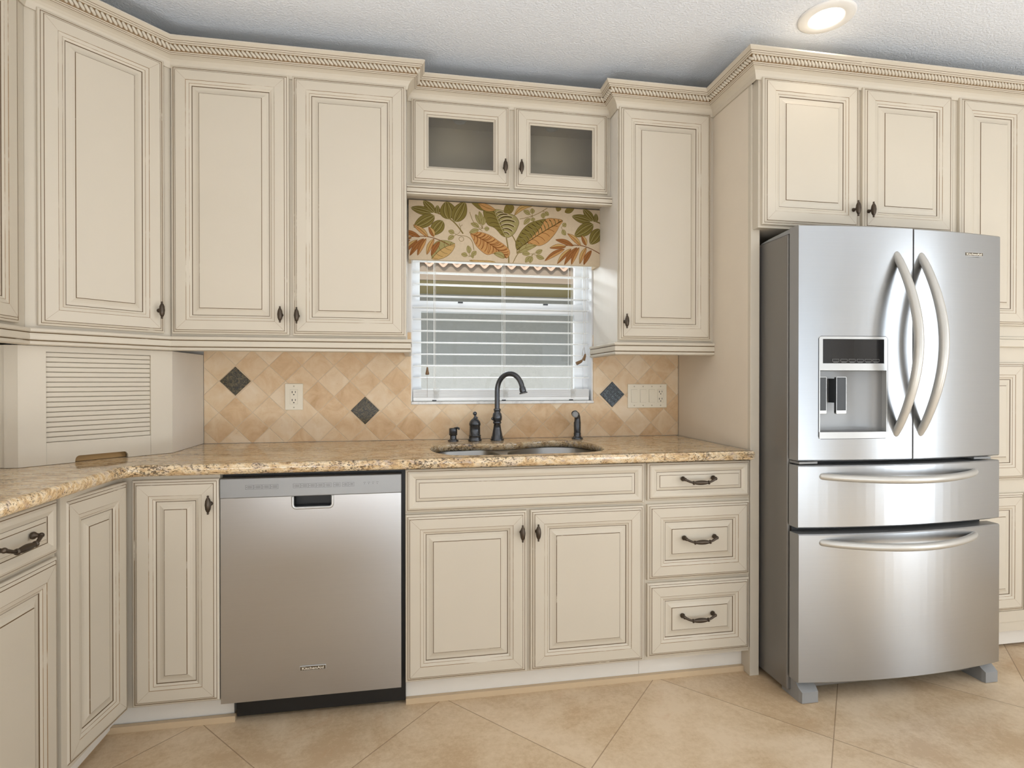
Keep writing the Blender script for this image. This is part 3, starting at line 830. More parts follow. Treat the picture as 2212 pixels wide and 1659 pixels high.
for lp, dp in ((bl, .70), (br, .68)):
    b = MB()
    cx = sum(p[0] for p in lp)/len(lp); cy = sum(p[1] for p in lp)/len(lp)
    rr = [L3(lp, .8840), L3(offset_loop(lp, -.004), .877), L3(offset_loop(lp, -.010), dp+.05), L3(offset_loop(lp, -.020), dp+.018), L3(offset_loop(lp, -.045), dp+.002)]
    rr.append([((x*.12+(cx-O.x)*.88), (y*.12+(cy-O.y)*.88), dp-.004-O.z) for x, y, z in rr[-1]])
    b.loft(rr, 'steel_sink', True, False, True); b.add(rr[-1], [tuple(range(len(lp)))], 'dark_rubber')
    b.build('bowl', sk)

# ------------------------------------------------------------------ faucet set
ZC = .9143
fa = thing('faucet', 'dark bronze gooseneck faucet in front of the window', 'faucet', (1.397, -.09, ZC))
MB().lathe([(.031, 0), (.032, .004), (.029, .008), (.0275, .018), (.0255, .020), (.0235, .030), (.0185, .055), (.0155, .077), (.0190, .079), (.0200, .084), (.0185, .088)], 'faucet_bronze', n=28).build('base', fa)
b = MB(); b.lathe([(.0160, .0875), (.0215, .095), (.0225, .112), (.0195, .126), (.0150, .130), (.0150, .138), (.0165, .139), (.0165, .146), (.0140, .149)], 'faucet_bronze', n=28)
b.tube([(-.018, 0, .100), (-.026, -.002, .104)], [.008, .006], 'faucet_bronze', 12); b.build('valve_body', fa)
pts = []
dirx, diry = .785, -.62
R_ = .0665
for k in range(6): pts.append((0, 0, .145+(.228-.145)*k/5))
for k in range(1, 17):
    a = PI-(PI-.22)*k/16
    pts.append((dirx*(R_+R_*math.cos(a)), diry*(R_+R_*math.cos(a)), .228+R_*1.25*math.sin(a)))
MB().tube(pts, [.0118]*len(pts), 'faucet_bronze', 18).build('spout', fa)
e = Vector(pts[-1]); dd = (Vector(pts[-1])-Vector(pts[-2])).normalized()
b = MB(); b.tube([e-dd*.004, e+dd*.003, e+dd*.017, e+dd*.020, e+dd*.022, e+dd*.027], [.0120, .0150, .0150, .0130, .0185, .0190], 'faucet_bronze', 18); b.build('aerator', fa)
hb = thing('faucet_valve', 'dark bronze bell-shaped faucet valve with ball finial left of faucet', 'faucet', (1.2925, -.09, ZC))
MB().lathe([(.031, 0), (.032, .004), (.0285, .010), (.0270, .022), (.0285, .023), (.0285, .026), (.0255, .027), (.0245, .070), (.0268, .072), (.0268, .080), (.0235, .090), (.0150, .100), (.0085, .104), (.0060, .108)], 'faucet_bronze', n=28).build('base', hb)
b = MB(); b.tube([(0, 0, .104), (.002, -.001, .114), (0, 0, .120)], [.008, .0050, .0045], 'faucet_bronze', 12); b.ball((0, 0, .1265), .0095, 'faucet_bronze', 3); b.tube([(.004, 0, .105), (.013, 0, .108)], .004, 'faucet_bronze', 10); b.build('lever', hb)
sd = thing('soap_dispenser', 'small dark bronze soap pump beside the sink', 'soap dispenser', (1.1922, -.09, ZC))
MB().lathe([(.0245, 0), (.0250, .004), (.0180, .008), (.0150, .012), (.0150, .026)], 'faucet_bronze', n=24).build('base', sd)
b = MB(); b.lathe([(.0125, .026), (.0190, .028), (.0190, .056), (.0170, .060), (.0005, .061)], 'faucet_bronze', n=24); b.tube([(.006, 0, .058), (.018, -.010, .062), (.024, -.018, .060), (.025, -.020, .054)], [.0055, .005, .0045, .0045], 'faucet_bronze', 10); b.build('pump_head', sd)
sp = thing('side_sprayer', 'dark bronze pull-out side sprayer right of faucet', 'faucet sprayer', (1.7850, -.09, ZC))
MB().lathe([(.0270, 0), (.0275, .004), (.0200, .010), (.0165, .016), (.0175, .024), (.0165, .030)], 'faucet_bronze', n=24).build('holder', sp)
b = MB(); b.tube([(0, 0, .024), (0, 0, .040), (0, 0, .078), (.001, 0, .085), (.000, -.001, .104), (-.006, -.006, .116), (-.016, -.014, .1215), (-.0215, -.019, .120)], [.0150, .0165, .0172, .0150, .0145, .0155, .0165, .0150], 'faucet_bronze', 18)
b.lathe([(.0145, -.016), (.0145, -.026), (.009, -.0275), (.0005, -.026)], 'grey_plastic', (-.0175, -.004, .118), 'y', 18); b.build('spray_head', sp)

# ------------------------------------------------------------------ text helper (raised lettering)
def text_mb(txt, width, height, mat, depth=.0006):
    cu = bpy.data.curves.new('lettering', 'FONT'); cu.body = txt; cu.size = 1; cu.extrude = .02; cu.offset = .012; cu.resolution_u = 3
    ob = bpy.data.objects.new('lettering', cu); COL.objects.link(ob)
    bpy.context.view_layer.update()
    me = ob.to_mesh()
    vs = [v.co.copy() for v in me.vertices]; fs = [tuple(p.vertices) for p in me.polygons]
    x0 = min(v.x for v in vs); x1 = max(v.x for v in vs); y0 = min(v.y for v in vs); y1 = max(v.y for v in vs)
    ob.to_mesh_clear(); bpy.data.objects.remove(ob); bpy.data.curves.remove(cu)
    mb = MB(); mb.add([((v.x-x0)/(x1-x0)*width-width/2, -(v.z+.02)/.04*depth, (v.y-y0)/(y1-y0)*height-height/2) for v in vs], fs, mat)
    return mb
def shift(mb, d): mb.v = [(x+d[0], y+d[1], z+d[2]) for x, y, z in mb.v]; return mb
def badge(parent, c, w, h):
    b = MB(); b.box(c[0]-w/2, c[0]+w/2, c[1]-.0035, c[1], c[2]-h/2, c[2]+h/2, 'silver_trim', .0015)
    b.box(c[0]-w/2+.002, c[0]+w/2-.002, c[1]-.0040, c[1]-.0030, c[2]-h/2+.002, c[2]+h/2-.002, 'badge_dark')
    o = b.build('badge', parent); o['label'] = 'small metal maker badge'
    shift(text_mb('KitchenAid', w*.82, h*.52, 'badge_light'), (c[0], c[1]-.0040, c[2])).build('lettering', o)

# ------------------------------------------------------------------ dishwasher
dw = thing('dishwasher', 'stainless dishwasher with pocket handle under the counter', 'dishwasher', (.3665, -.585, 0))
OX = .3665
DY = -.037   # door front, local y
dwW = .6025
mb = MB(); mb.box(.002, dwW+.010, .012, .56, .105, .872, 'black'); mb.box(.04, dwW-.02, .06, .54, .001, .105, 'black'); mb.box(-.0, dwW+.0142, .0, .0115, .085, .872, 'black'); mb.build('tub', dw)
mb = MB()   # door skin with the pocket notch in its top edge
px0, px1, pz = .2375, .3625, .7535
zd = .7905
for a in ((0, px0, .0905, zd), (px1, dwW, .0905, zd), (px0, px1, .0905, pz)): mb.box(a[0], a[1], DY, -.001, a[2], a[3], 'steel_dw')
mb.build('door', dw)
mb = MB()
mb.box(px0, px1, -.004, -.0015, pz, zd, 'black'); mb.box(px0, px0+.001, DY, -.004, pz, zd, 'black'); mb.box(px1-.001, px1, DY, -.004, pz, zd, 'black'); mb.box(px0, px1, DY+.004, -.004, pz, pz+.001, 'dark_rubber')
# silver surround of the pocket (U shape)
pts = [(px0-.004, zd-.001)]+[(px0-.004, pz+.008)]+[(px0-.004+.012*(1-math.cos(t)), pz+.008-.012*math.sin(t)) for t in (PI/8, PI/4, 3*PI/8, PI/2)]
pts += [(px1+.004-.012*(1-math.cos(t)), pz+.008-.012*math.sin(t)) for t in (PI/2, 3*PI/8, PI/4, PI/8)]+[(px1+.004, pz+.008), (px1+.004, zd-.001)]
mb.tube([(x, DY-.0005, z) for x, z in pts], .0048, 'silver_trim', 10, up=(0, 1, 0))
mb.build('handle_pocket', dw)
mb = MB(); mb.box(-.001, dwW+.001, DY-.004, -.001, zd+.0008, .858, 'strip', .003)
strip = mb.build('control_strip', dw)
def outline(b, x0, x1, z0, z1, y, w, mat):
    for a in ((x0, x1, z0, z0+w), (x0, x1, z1-w, z1), (x0, x0+w, z0, z1), (x1-w, x1, z0, z1)): b.box(a[0], a[1], y-.0003, y, a[2], a[3], mat)
yb = DY-.004
def buttons(x0, x1, n, zc):
    w = (x1-x0)/n
    for k in range(n):
        b = MB(); a = x0+w*k; outline(b, a+.0006, a+w-.0006, zc-.0075, zc+.0075, yb, .0009, 'button_line')
        b.box(a+.0035, a+.0055, yb-.0003, yb, zc-.001, zc+.001, 'ink')
        for s_ in (-.0022, .0022): b.box(a+.0075, a+w-.0045, yb-.0003, yb, zc+s_-.0006, zc+s_+.0006, 'ink')
        b.build('touch_button', strip)
buttons(.0800, .1880, 4, .8275)
buttons(.2345, .3635, 5, .8275); buttons(.3690, .3940, 1, .8275); buttons(.3990, .4410, 2, .8275)
for k in range(4):
    x = .4745+.0145*k; b = MB(); b.box(x, x+.0022, yb-.0003, yb, .8265, .8285, 'ink'); b.box(x-.003, x+.006, yb-.0003, yb, .8325, .8333, 'ink'); b.build('indicator_light', strip)
badge(dw, (.3000, DY, .1900), .088, .0165)
mb = MB(); mb.box(.0375, dwW+.0142, .012, .030, .016, .0895, 'black'); mb.box(.030, dwW+.0142, .0305, .05, .03, .085, 'black'); mb.build('toe_kick', dw)

# ------------------------------------------------------------------ refrigerator
FX0, FX1 = 2.4025, 3.2900
fr = thing('refrigerator', 'stainless french door refrigerator with water dispenser and two freezer drawers', 'refrigerator', (FX0, -.77, 0))
FW = FX1-FX0; SAG = .035
def arcy(x): t = (x/FW)*2-1; return -.060-SAG*(1-t*t)
mb = MB(); mb.box(.0, .858, .0, .70, .022, 1.745, 'fridge_side', .006); mb.build('body', fr)
mb = MB(); mb.box(.012, FW-.030, -.008, .004, .09, 1.75, 'black'); mb.build('gasket', fr)
for x0_, x1_ in ((.004, .075), (.79, .85)): MB().loft([[(x0_, y, 1.7455), (x1_, y, 1.7455), (x1_, y, h), (x0_, y, h)] for y, h in ((.17, 1.748), (.12, 1.754), (.05, 1.759), (.0, 1.7615), (-.005, 1.7615))], 'grey_plastic', True, True, False).build('hinge_cover', fr)
def front(mb, x0, x1, z0, z1, hole=None, mat='steel', back=-.010):
    N = 24
    xs = [x0+(x1-x0)*k/N for k in range(N+1)]
    if hole: xs = sorted(set([x for x in xs if min(abs(x-hole[0]), abs(x-hole[1])) > .004]+[hole[0], hole[1]]))
    zs = [z0, z0+.004]+([hole[2], hole[3]] if hole else [])+[z1-.004, z1]
    def P(x, z, e):
        y = arcy(x)
        if e: y += .004
        return (x, y, z)
    for i in range(len(xs)-1):
        for j in range(len(zs)-1):
            xm, zm = (xs[i]+xs[i+1])/2, (zs[j]+zs[j+1])/2
            if hole and hole[0] < xm < hole[1] and hole[2] < zm < hole[3]: continue
            a, b = (xs[i], xs[i+1]); c, d = zs[j], zs[j+1]
            e0, e1 = (j == 0), (j == len(zs)-2)
            mb.add([P(a, c, e0), P(b, c, e0), P(b, d, e1), P(a, d, e1)], [(0, 1, 2, 3)], mat, True)
    for i in range(len(xs)-1):
        for z, e in ((z0, True), (z1, True)):
            mb.quad(P(xs[i], z, e), P(xs[i+1], z, e), (xs[i+1], back, z), (xs[i], back, z), 'strip')
    for x in (x0, x1): mb.add([P(x, z0, True), P(x, z0+.004, False), P(x, z1-.004, False), P(x, z1, True), (x, back, z1), (x, back, z0)], [tuple(range(6))], 'strip')
    mb.quad((x0, back, z0), (x1, back, z0), (x1, back, z1), (x0, back, z1), 'fridge_side')
H_ = (.0755, .3435, .9795, 1.3550)
XM0, XM1 = .4495, .4565
mb = MB(); front(mb, 0, XM0, .8975, 1.7640, H_); dl = mb.build('door', fr)
mb = MB(); front(mb, XM1, FW, .8975, 1.7620); dr = mb.build('door', fr)
mb = MB(); front(mb, 0, FW, .6500, .8800); d1 = mb.build('freezer_drawer', fr)
mb = MB(); front(mb, 0.003, FW+.003, .0780, .6270); d2 = mb.build('freezer_drawer', fr)
# dispenser
hx0, hx1, hz0, hz1 = H_
yf = arcy((hx0+hx1)/2)
yl = lambda x: arcy(x)-.0012
di = MB()
def slab(b, x0, x1, z0, z1, mat, out=.0012, back=-.012):
    n = 8; xs = [x0+(x1-x0)*k/n for k in range(n+1)]
    prof = [(x, arcy(x)-out) for x in xs]+[(x1, back), (x0, back)]
    b.prism(prof, z0, z1, mat)
zc0, zc1 = 1.0035, 1.2300
slab(di, hx0, hx1, 1.2300, 1.2560, 'silver_trim'); slab(di, hx0, hx0+.014, 1.256, 1.3455, 'silver_trim'); slab(di, hx1-.014, hx1, 1.256, 1.3455, 'silver_trim'); slab(di, hx0, hx1, 1.3455, hz1, 'silver_trim')
slab(di, hx0, hx1, hz0, zc0, 'silver_trim', .004)
slab(di, hx0, hx0+.004, zc0, zc1, 'silver_trim'); slab(di, hx1-.004, hx1, zc0, zc1, 'silver_trim')
# cavity: rounded back and floor and top
back = [(hx0+.004, -.020), (hx0+.110, -.0155), (hx0+.150, -.0160)]
for k in range(1, 9):
    a_ = PI/2*k/8; back.append((hx0+.150+(hx1-hx0-.154)*math.sin(a_), -.016-.058*(1-math.cos(a_))))
n = len(back)-1
di.loft([[(x, y, zc0) for x, y in back], [(x, y, zc1) for x, y in back]], 'strip', False, False, True)
di.add([(x, y, zc0+.001) for x, y in back]+[(hx1-.004, arcy(hx1)-.001, zc0+.001), (hx0+.004, arcy(hx0)-.001, zc0+.001)], [tuple(range(n+3))], 'grey_plastic')
di.add([(x, y, zc1-.001) for x, y in back]+[(hx1-.004, arcy(hx1)-.001, zc1-.001), (hx0+.004, arcy(hx0)-.001, zc1-.001)], [tuple(range(n+3))], 'grey_plastic')
dp = di.build('dispenser', dl)
# thin dark reveal round the dispenser
b = MB(); c_ = .008
lp = [(hx0-.001, hz0+c_), (hx0-.001, hz1-c_), (hx0+c_*.3, hz1-c_*.3), (hx0+c_, hz1+.001), (hx1-c_, hz1+.001), (hx1-c_*.3, hz1-c_*.3), (hx1+.001, hz1-c_), (hx1+.001, hz0+c_), (hx1-c_*.3, hz0+c_*.3), (hx1-c_, hz0-.001), (hx0+c_, hz0-.001), (hx0+c_*.3, hz0+c_*.3), (hx0-.001, hz0+c_)]
dense = []
for (xa, za), (xb, zb) in zip(lp, lp[1:]):
    for k in range(6): dense.append((xa+(xb-xa)*k/6, arcy(xa+(xb-xa)*k/6)-.0004, za+(zb-za)*k/6))
b.tube(dense+[dense[0]], .0011, 'dark_rubber', 6, cap=False); b.build('dispenser_reveal', dl)
b = MB(); slab(b, hx0+.015, hx1-.015, 1.2570, 1.3445, 'black_gloss', .0006); disp = b.build('display', dl)
for k in range(6):
    b = MB(); a = hx0+.048+.0315*k; y = arcy(a+.014)-.0022
    outline(b, a, a+.028, 1.2625, 1.2715, y, .0006, 'grey_plastic'); b.box(a+.004, a+.024, y-.0002, y, 1.2590, 1.2600, 'grey_plastic'); b.build('touch_button', disp)
for x0_, x1_ in ((hx0+.004, hx0+.040), (hx0+.074, hx0+.116)):
    b = MB(); ya = arcy(x0_)+.010
    b.box(x0_, x1_, ya, ya+.012, 1.0720, 1.2050, 'dark_rubber', .002); outline(b, x0_, x1_, 1.0700, 1.2065, ya, .0016, 'silver_trim'); b.box(x0_, x1_, ya-.0005, ya+.011, 1.0690, 1.0830, 'silver_trim', .002)
    b.box(x0_+.010, x1_-.010, ya+.010, -.018, 1.11, 1.20, 'dark_rubber')
    b.build('dispenser_paddle', dl)
# handles
def vhandle(x, par):
    pts = []; N = 26; z0, z1 = .9950, 1.6620
    for k in range(N+1):
        t = k/N; s_ = math.sin(PI*t)
        pts.append((x+.004*s_, arcy(x)+.006-.094*s_**.85, z0+(z1-z0)*t))
    b = MB(); b.tube(pts, [.0135+.0025*math.sin(PI*k/N) for k in range(N+1)], 'handle_satin', 14, 1.0, up=(1, 0, 0)); b.ball(pts[0], .0135, 'handle_satin'); b.ball(pts[-1], .0135, 'handle_satin')
    b.build('handle', par)['label'] = 'bowed satin silver handle'
vhandle(.3830, dl); vhandle(.4890, dr)
def hhandle(z, par, x0=.0900, x1=.7550):
    pts = []; N = 26
    for k in range(N+1):
        t = k/N; s_ = math.sin(PI*t); x = x0+(x1-x0)*t
        pts.append((x, arcy(x)+.004-.070*s_**.7, z-.006*s_))
    b = MB(); b.tube(pts, [.0125+.002*math.sin(PI*k/N) for k in range(N+1)], 'handle_satin', 14, up=(0, 0, 1)); b.ball(pts[0], .0125, 'handle_satin'); b.ball(pts[-1], .0125, 'handle_satin')
    b.build('handle', par)['label'] = 'bowed satin silver handle'
hhandle(.8400, d1); hhandle(.5960, d2)
badge(dr, (.7370, arcy(.7370)-.0005, 1.6790), .084, .0165)
# feet, hinge plates between doors
for x0_, x1_ in ((.016, .088), (.826, .888)):
    b = MB()
    b.loft([[(x0_, .05, 0), (x1_, .05, 0), (x1_, .05, .072), (x0_, .05, .072)], [(x0_, -.02, 0), (x1_, -.02, 0), (x1_, -.02, .072), (x0_, -.02, .072)], [(x0_, -.045, 0), (x1_, -.045, 0), (x1_, -.045, .052), (x0_, -.045, .052)], [(x0_+.003, -.060, .002), (x1_-.003, -.060, .002), (x1_-.003, -.060, .042), (x0_+.003, -.060, .042)]], 'grey_plastic', True, True, False)
    b.build('foot', fr)['label'] = 'grey plastic front foot'
for x0_, x1_ in ((.008, .085), (.775, .855)):
    MB().box(x0_, x1_, -.055, .0, .8840, .8935, 'grey_plastic', .002).build('hinge', fr)

# ------------------------------------------------------------------ valance with leaf print
va = thing('window_valance', 'box valance in leafy printed fabric above the window blind', 'valance', (1.443, -.10, 1.742))
vx0, vx1, vz0, vz1 = .9890, 1.8935, 1.7420, 2.0120
hw = (vx1-vx0)/2; vh = vz1-vz0
mb = MB()
mb.box(-hw, hw, 0, .02, 0, vh, 'fab', .003); mb.box(-hw, -hw+.012, .02, .094, 0, vh, 'fab'); mb.box(hw-.012, hw, .02, .094, 0, vh, 'fab'); mb.box(-hw+.012, hw-.012, .02, .094, vh-.012, vh, 'fab')
def vp(px, py):
    s_ = (px-62)/(2145-62); yt = 58+92*s_; yb_ = 722+40*s_
    t_ = (py-yt)/(yb_-yt)
    return max(-hw, min(hw, (s_-.5)*2*hw)), max(0, min(vh, vh*(1-t_)))
layer = [0]
def poly2(pts, mat, lift=None):
    layer[0] += 1
    y = -.0003-.000002*layer[0] if lift is None else lift
    q = [vp(*p) for p in pts]
    bm = bmesh.new()
    vs = [bm.verts.new((x, y, z)) for x, z in q]
    try:
        bm.faces.new(vs); bmesh.ops.triangulate(bm, faces=bm.faces[:]); mb.bm(bm, mat)
    except Exception: bm.free()
def stroke(pts, w, mat):
    layer[0] += 1; y = -.0003-.000002*layer[0]
    P = [Vector(p) for p in pts]
    for a, b in zip(P, P[1:]):
        d = (b-a)
        if d.length < 1e-6: continue
        n_ = Vector((-d.y, d.x)).normalized()*w/2
        q = [vp(*(a+n_)), vp(*(b+n_)), vp(*(b-n_)), vp(*(a-n_))]
        mb.add([(x, y, z) for x, z in q], [(0, 1, 2, 3)], mat)
def curve(a, b, bend, n=12):
    a, b = Vector(a), Vector(b); d = b-a; nn = Vector((-d.y, d.x))
    return [a+d*(k/n)+nn*bend*math.sin(PI*k/n) for k in range(n+1)]
def leaf(base, tip, w, mat, bend=0.0, veins=0, half=None, outline_=True, fat=.9, vmat='line', skew=.45):
    n = 16; a, b = Vector(base), Vector(tip); d = b-a; nn = Vector((-d.y, d.x)).normalized()
    cen = curve(a, b, bend, n)
    def width(t): return w/2*(math.sin(PI*t**(skew/.5 if skew else 1))**fat if 0 < t < 1 else 0)
    Lp = [cen[k]+nn*width(k/n) for k in range(n+1)]; Rp = [cen[k]-nn*width(k/n) for k in range(n+1)]
    if outline_:
        big = [c+(c-cen[k]).normalized()*3.5 if (c-cen[k]).length > 1 else c for k, c in enumerate(Lp)]
        big2 = [c+(c-cen[k]).normalized()*3.5 if (c-cen[k]).length > 1 else c for k, c in enumerate(Rp)]
        poly2(big+list(reversed(big2))[1:-1], vmat)
    poly2(Lp+list(reversed(Rp))[1:-1], mat)
    if half: poly2(cen+list(reversed(Rp))[1:-1], half)
    stroke(cen, 4.5, vmat)
    for k in range(veins):
        t = .12+.72*k/max(1, veins-1); i = int(t*n)
        for sd_ in (1, -1):
            e_ = cen[min(n, i+2)]+nn*sd_*width(min(1, (i+2)/n))*.82
            stroke(curve(cen[i], e_, .10*sd_, 5), 3.2, vmat)
def pod(base, tip, w, mat):
    leaf(base, tip, w, mat, 0, 0, None, True, .75, 'olive_d', .42)
    n = 12; a, b = Vector(base), Vector(tip); d = b-a; nn = Vector((-d.y, d.x)).normalized()
    for f_ in (-.55, .5):
        stroke([a+d*(k/n)+nn*f_*w/2*math.sin(PI*(k/n)**.85)**.75 for k in range(n+1)], 4, 'olive_d')
        stroke([a+d*(k/n)+nn*(f_*.72)*w/2*math.sin(PI*(k/n)**.85)**.75 for k in range(n+1)], 6, 'sage')
def sprig(dx, dy):
    S = lambda *p: [(x+dx, y+dy) for x, y in p]
    stroke(curve(*S((300, 190), (630, 430)), -.12), 13, 'stemc')
    for (b_, t_, w_) in (((330, 200), (215, 70), 82), ((300, 205), (85, 150), 88), ((330, 235), (115, 370), 130), ((415, 290), (295, 455), 130), ((360, 215), (360, 120), 48)):
        p = S(b_, t_); pod(p[0], p[1], w_, 'olive')
def fern(dx, dy, mats=('rust', 'rust_d')):
    S = lambda p: (p[0]+dx, p[1]+dy)
    stroke(curve(S((2140, 625)), S((1730, 545)), .10), 8, 'rust_d')
    for k, (b_, t_) in enumerate((((1925, 545), (1770, 410)), ((1840, 545), (1635, 480)), ((1755, 555), (1570, 572)), ((1740, 580), (1515, 715)), ((1815, 575), (1655, 745)), ((1880, 560), (1735, 755)), ((1985, 560), (1910, 740)), ((2045, 590), (1955, 750)), ((1985, 540), (1930, 430)), ((1905, 560), (1815, 750)))):
        leaf(S(b_), S(t_), 50, 'rust' if k % 2 else 'sand', .05, 0, 'rust' if k % 3 else 'peach', True, .9, 'rust_d')
# the big central plant
stroke(curve((1120, 745), (1085, 430), .03), 13, 'stemc'); stroke(curve((1210, 640), (1150, 430), .10), 11, 'stemc'); stroke(curve((1165, 745), (1430, 545), -.18), 8, 'stemc')
stroke(curve((990, 300), (1010, 160), .2), 10, 'stemc')
def grow(pts, d=4.0):
    c = Vector((sum(p[0] for p in pts)/len(pts), sum(p[1] for p in pts)/len(pts)))
    return [tuple(Vector(p)+(Vector(p)-c).normalized()*d) for p in pts]
def smooth(pts, n=4): return catmull(pts, n)
A1 = [(850, 172), (905, 160), (965, 165), (1000, 240), (1040, 330), (1075, 410), (1090, 458), (1040, 440), (1000, 395), (960, 355), (900, 330), (866, 275), (850, 222)]
A2 = [(965, 165), (1030, 163), (1110, 195), (1190, 230), (1228, 290), (1215, 350), (1185, 410), (1140, 450), (1090, 458), (1060, 370), (1010, 260)]
def big(pts, mat, edge='olive_d'):
    q_ = smooth(pts); poly2(grow(q_), edge); poly2(q_, mat)
big(A2, 'sage'); big(A1, 'olive')
def resample(pts, n):
    P = [Vector(p) for p in pts]; L_ = [0]
    for p, q_ in zip(P, P[1:]): L_.append(L_[-1]+(q_-p).length)
    out = []
    for k in range(n):
        d_ = L_[-1]*k/(n-1); i = 0
        while i < len(P)-2 and L_[i+1] < d_: i += 1
        t_ = (d_-L_[i])/max(1e-6, L_[i+1]-L_[i]); out.append(P[i].lerp(P[i+1], t_))
    return out
def veins(mid, edge, n, w, mat, k0=1, lead=1, reach=.88, bend=.08):
    a_, b_ = resample(mid, n+2), resample(edge, n+2)
    for k in range(k0, n+1):
        e_ = a_[k].lerp(b_[min(n+1, k+lead)], reach); stroke(curve(a_[k], e_, bend, 6), w, mat)
midA = curve((965, 165), (1092, 465), .03)
edA2 = [(965, 165), (1030, 163), (1110, 195), (1190, 230), (1228, 290), (1215, 350), (1185, 410), (1140, 450), (1090, 458)]
edA1 = [(965, 165), (905, 160), (850, 172), (870, 275), (900, 330), (960, 355), (1000, 395), (1040, 440), (1090, 458)]
veins(midA, edA2, 8, 13, 'olive_d', 1, 1, .80, -.12); veins(midA, edA2, 8, 6, 'fab', 1, 1, .86, -.20)
veins(midA, edA1, 7, 5, 'olive_d', 1, 0, .85, .12)
stroke(midA, 9, 'sage')
q_ = smooth([(722, 88), (790, 86), (870, 140), (905, 165), (850, 172), (790, 150)]); poly2(grow(q_), 'olive_d'); poly2(q_, 'olive')
leaf((790, 90), (980, 165), 70, 'peach', .06, 1)
C1 = [(1208, 592), (1195, 520), (1225, 450), (1270, 380), (1340, 310), (1430, 275), (1530, 258), (1470, 350), (1400, 430), (1330, 510), (1250, 580)]
C2 = [(1530, 258), (1620, 250), (1715, 270), (1680, 330), (1640, 400), (1590, 460), (1540, 510), (1470, 545), (1400, 540), (1325, 515), (1400, 430), (1470, 350)]
big(C1, 'olive'); big(C2, 'peach')
midC = curve((1210, 596), (1712, 272), -.02)
upC = [(1208, 592), (1195, 520), (1225, 450), (1270, 380), (1340, 310), (1430, 275), (1530, 258), (1620, 250), (1715, 270)]
loC = [(1208, 592), (1250, 580), (1330, 515), (1400, 540), (1470, 545), (1540, 510), (1590, 460), (1640, 400), (1715, 270)]
veins(midC, upC, 13, 9, 'olive_d', 1, 0, .92, .12); veins(midC, upC, 13, 4, 'sage', 1, 0, .70, .20)
veins(midC, loC, 8, 5, 'rust_d', 2, 1, .80, -.12)
stroke(midC, 8, 'olive_d')
leaf((1215, 630), (1430, 545), 70, 'sage', -.08, 3)
B1 = [(710, 425), (780, 408), (850, 418), (930, 452), (1000, 500), (1070, 545), (1122, 600), (1126, 650), (1092, 692), (1040, 655), (960, 640), (890, 655), (830, 620), (770, 560), (738, 495)]
big(B1, 'peach', 'rust_d')
midB = curve((712, 428), (1095, 690), -.05)
upB = [(712, 428), (780, 408), (850, 418), (930, 452), (1000, 500), (1070, 545), (1122, 600), (1126, 650), (1095, 690)]
loB = [(712, 428), (738, 495), (770, 560), (830, 620), (890, 655), (960, 640), (1040, 655), (1095, 690)]
veins(midB, upB, 13, 11, 'rust', 1, 1, .93, .10); veins(midB, upB, 9, 6, 'rust_d', 1, 1, .93, .16)
veins(midB, loB, 11, 10, 'rust', 1, 1, .90, -.12); veins(midB, loB, 6, 4, 'rust_d', 1, 1, .85, -.12)
stroke(midB, 7, 'rust_d')
leaf((1080, 690), (955, 640), 60, 'sage', .1, 2)
leaf((1150, 195), (1090, 105), 120, 'olive', 0, 3); leaf((1180, 220), (1380, 115), 50, 'sand', -.16, 0)
leaf((980, 740), (695, 722), 85, 'sand', -.12, 4)
leaf((300, 715), (545, 540), 190, 'sand', -.10, 5, 'sage', True, .75, 'olive_d', .5)
sprig(0, 0)
pod((485, 275), (455, 75), 170, 'olive'); pod((540, 300), (650, 75), 150, 'olive')
sprig(1735, 70)
fern(0, 0); fern(-1660, -70)
leaf((1640, 40+90), (1700, 150), 60, 'olive', 0, 1); leaf((1740, 180), (1850, 130), 60, 'olive', 0, 2)
for c, lst in (((835, 370), [(760, 215), (710, 315), (695, 420), (910, 370), (800, 180), (850, 240)]), ((560, 440), [(475, 400), (470, 500)]), ((700, 680), [(680, 560), (610, 655), (770, 620), (745, 670)]), ((1385, 640), [(1265, 640), (1300, 735), (1490, 595), (1510, 690), (1350, 740)]), ((1380, 225), [(1280, 165), (1375, 140), (1390, 285), (1285, 320)]), ((1500, 165), [(1500, 250), (1560, 215)]), ((1700, 345), [(1755, 300), (1750, 430)])):
    for p in lst:
        c2 = Vector(c)*.72+Vector(p)*.28
        stroke([c, tuple(c2)], 4, 'stemc'); leaf(tuple(c2), p, 44, 'sage', .05, 0, None, True, .8, 'stemc')
stroke(curve((570, 450), (745, 610), -.28), 5, 'stemc'); stroke([(612+26*math.cos(t*.5), 490+26*math.sin(t*.5)) for t in range(14)], 4, 'stemc'); stroke(curve((560, 445), (600, 345), .2), 4, 'stemc')
stroke(curve((1240, 260), (1545, 135), .06), 6, 'stemc'); stroke([(605+16*math.cos(t*.5), 330+16*math.sin(t*.5)) for t in range(9)], 4, 'stemc'); stroke(curve((700, 190), (835, 400), .1), 5, 'stemc')
fab = mb.build('fabric_box', va); fab['label'] = 'cream fabric printed with olive and rust leaves'

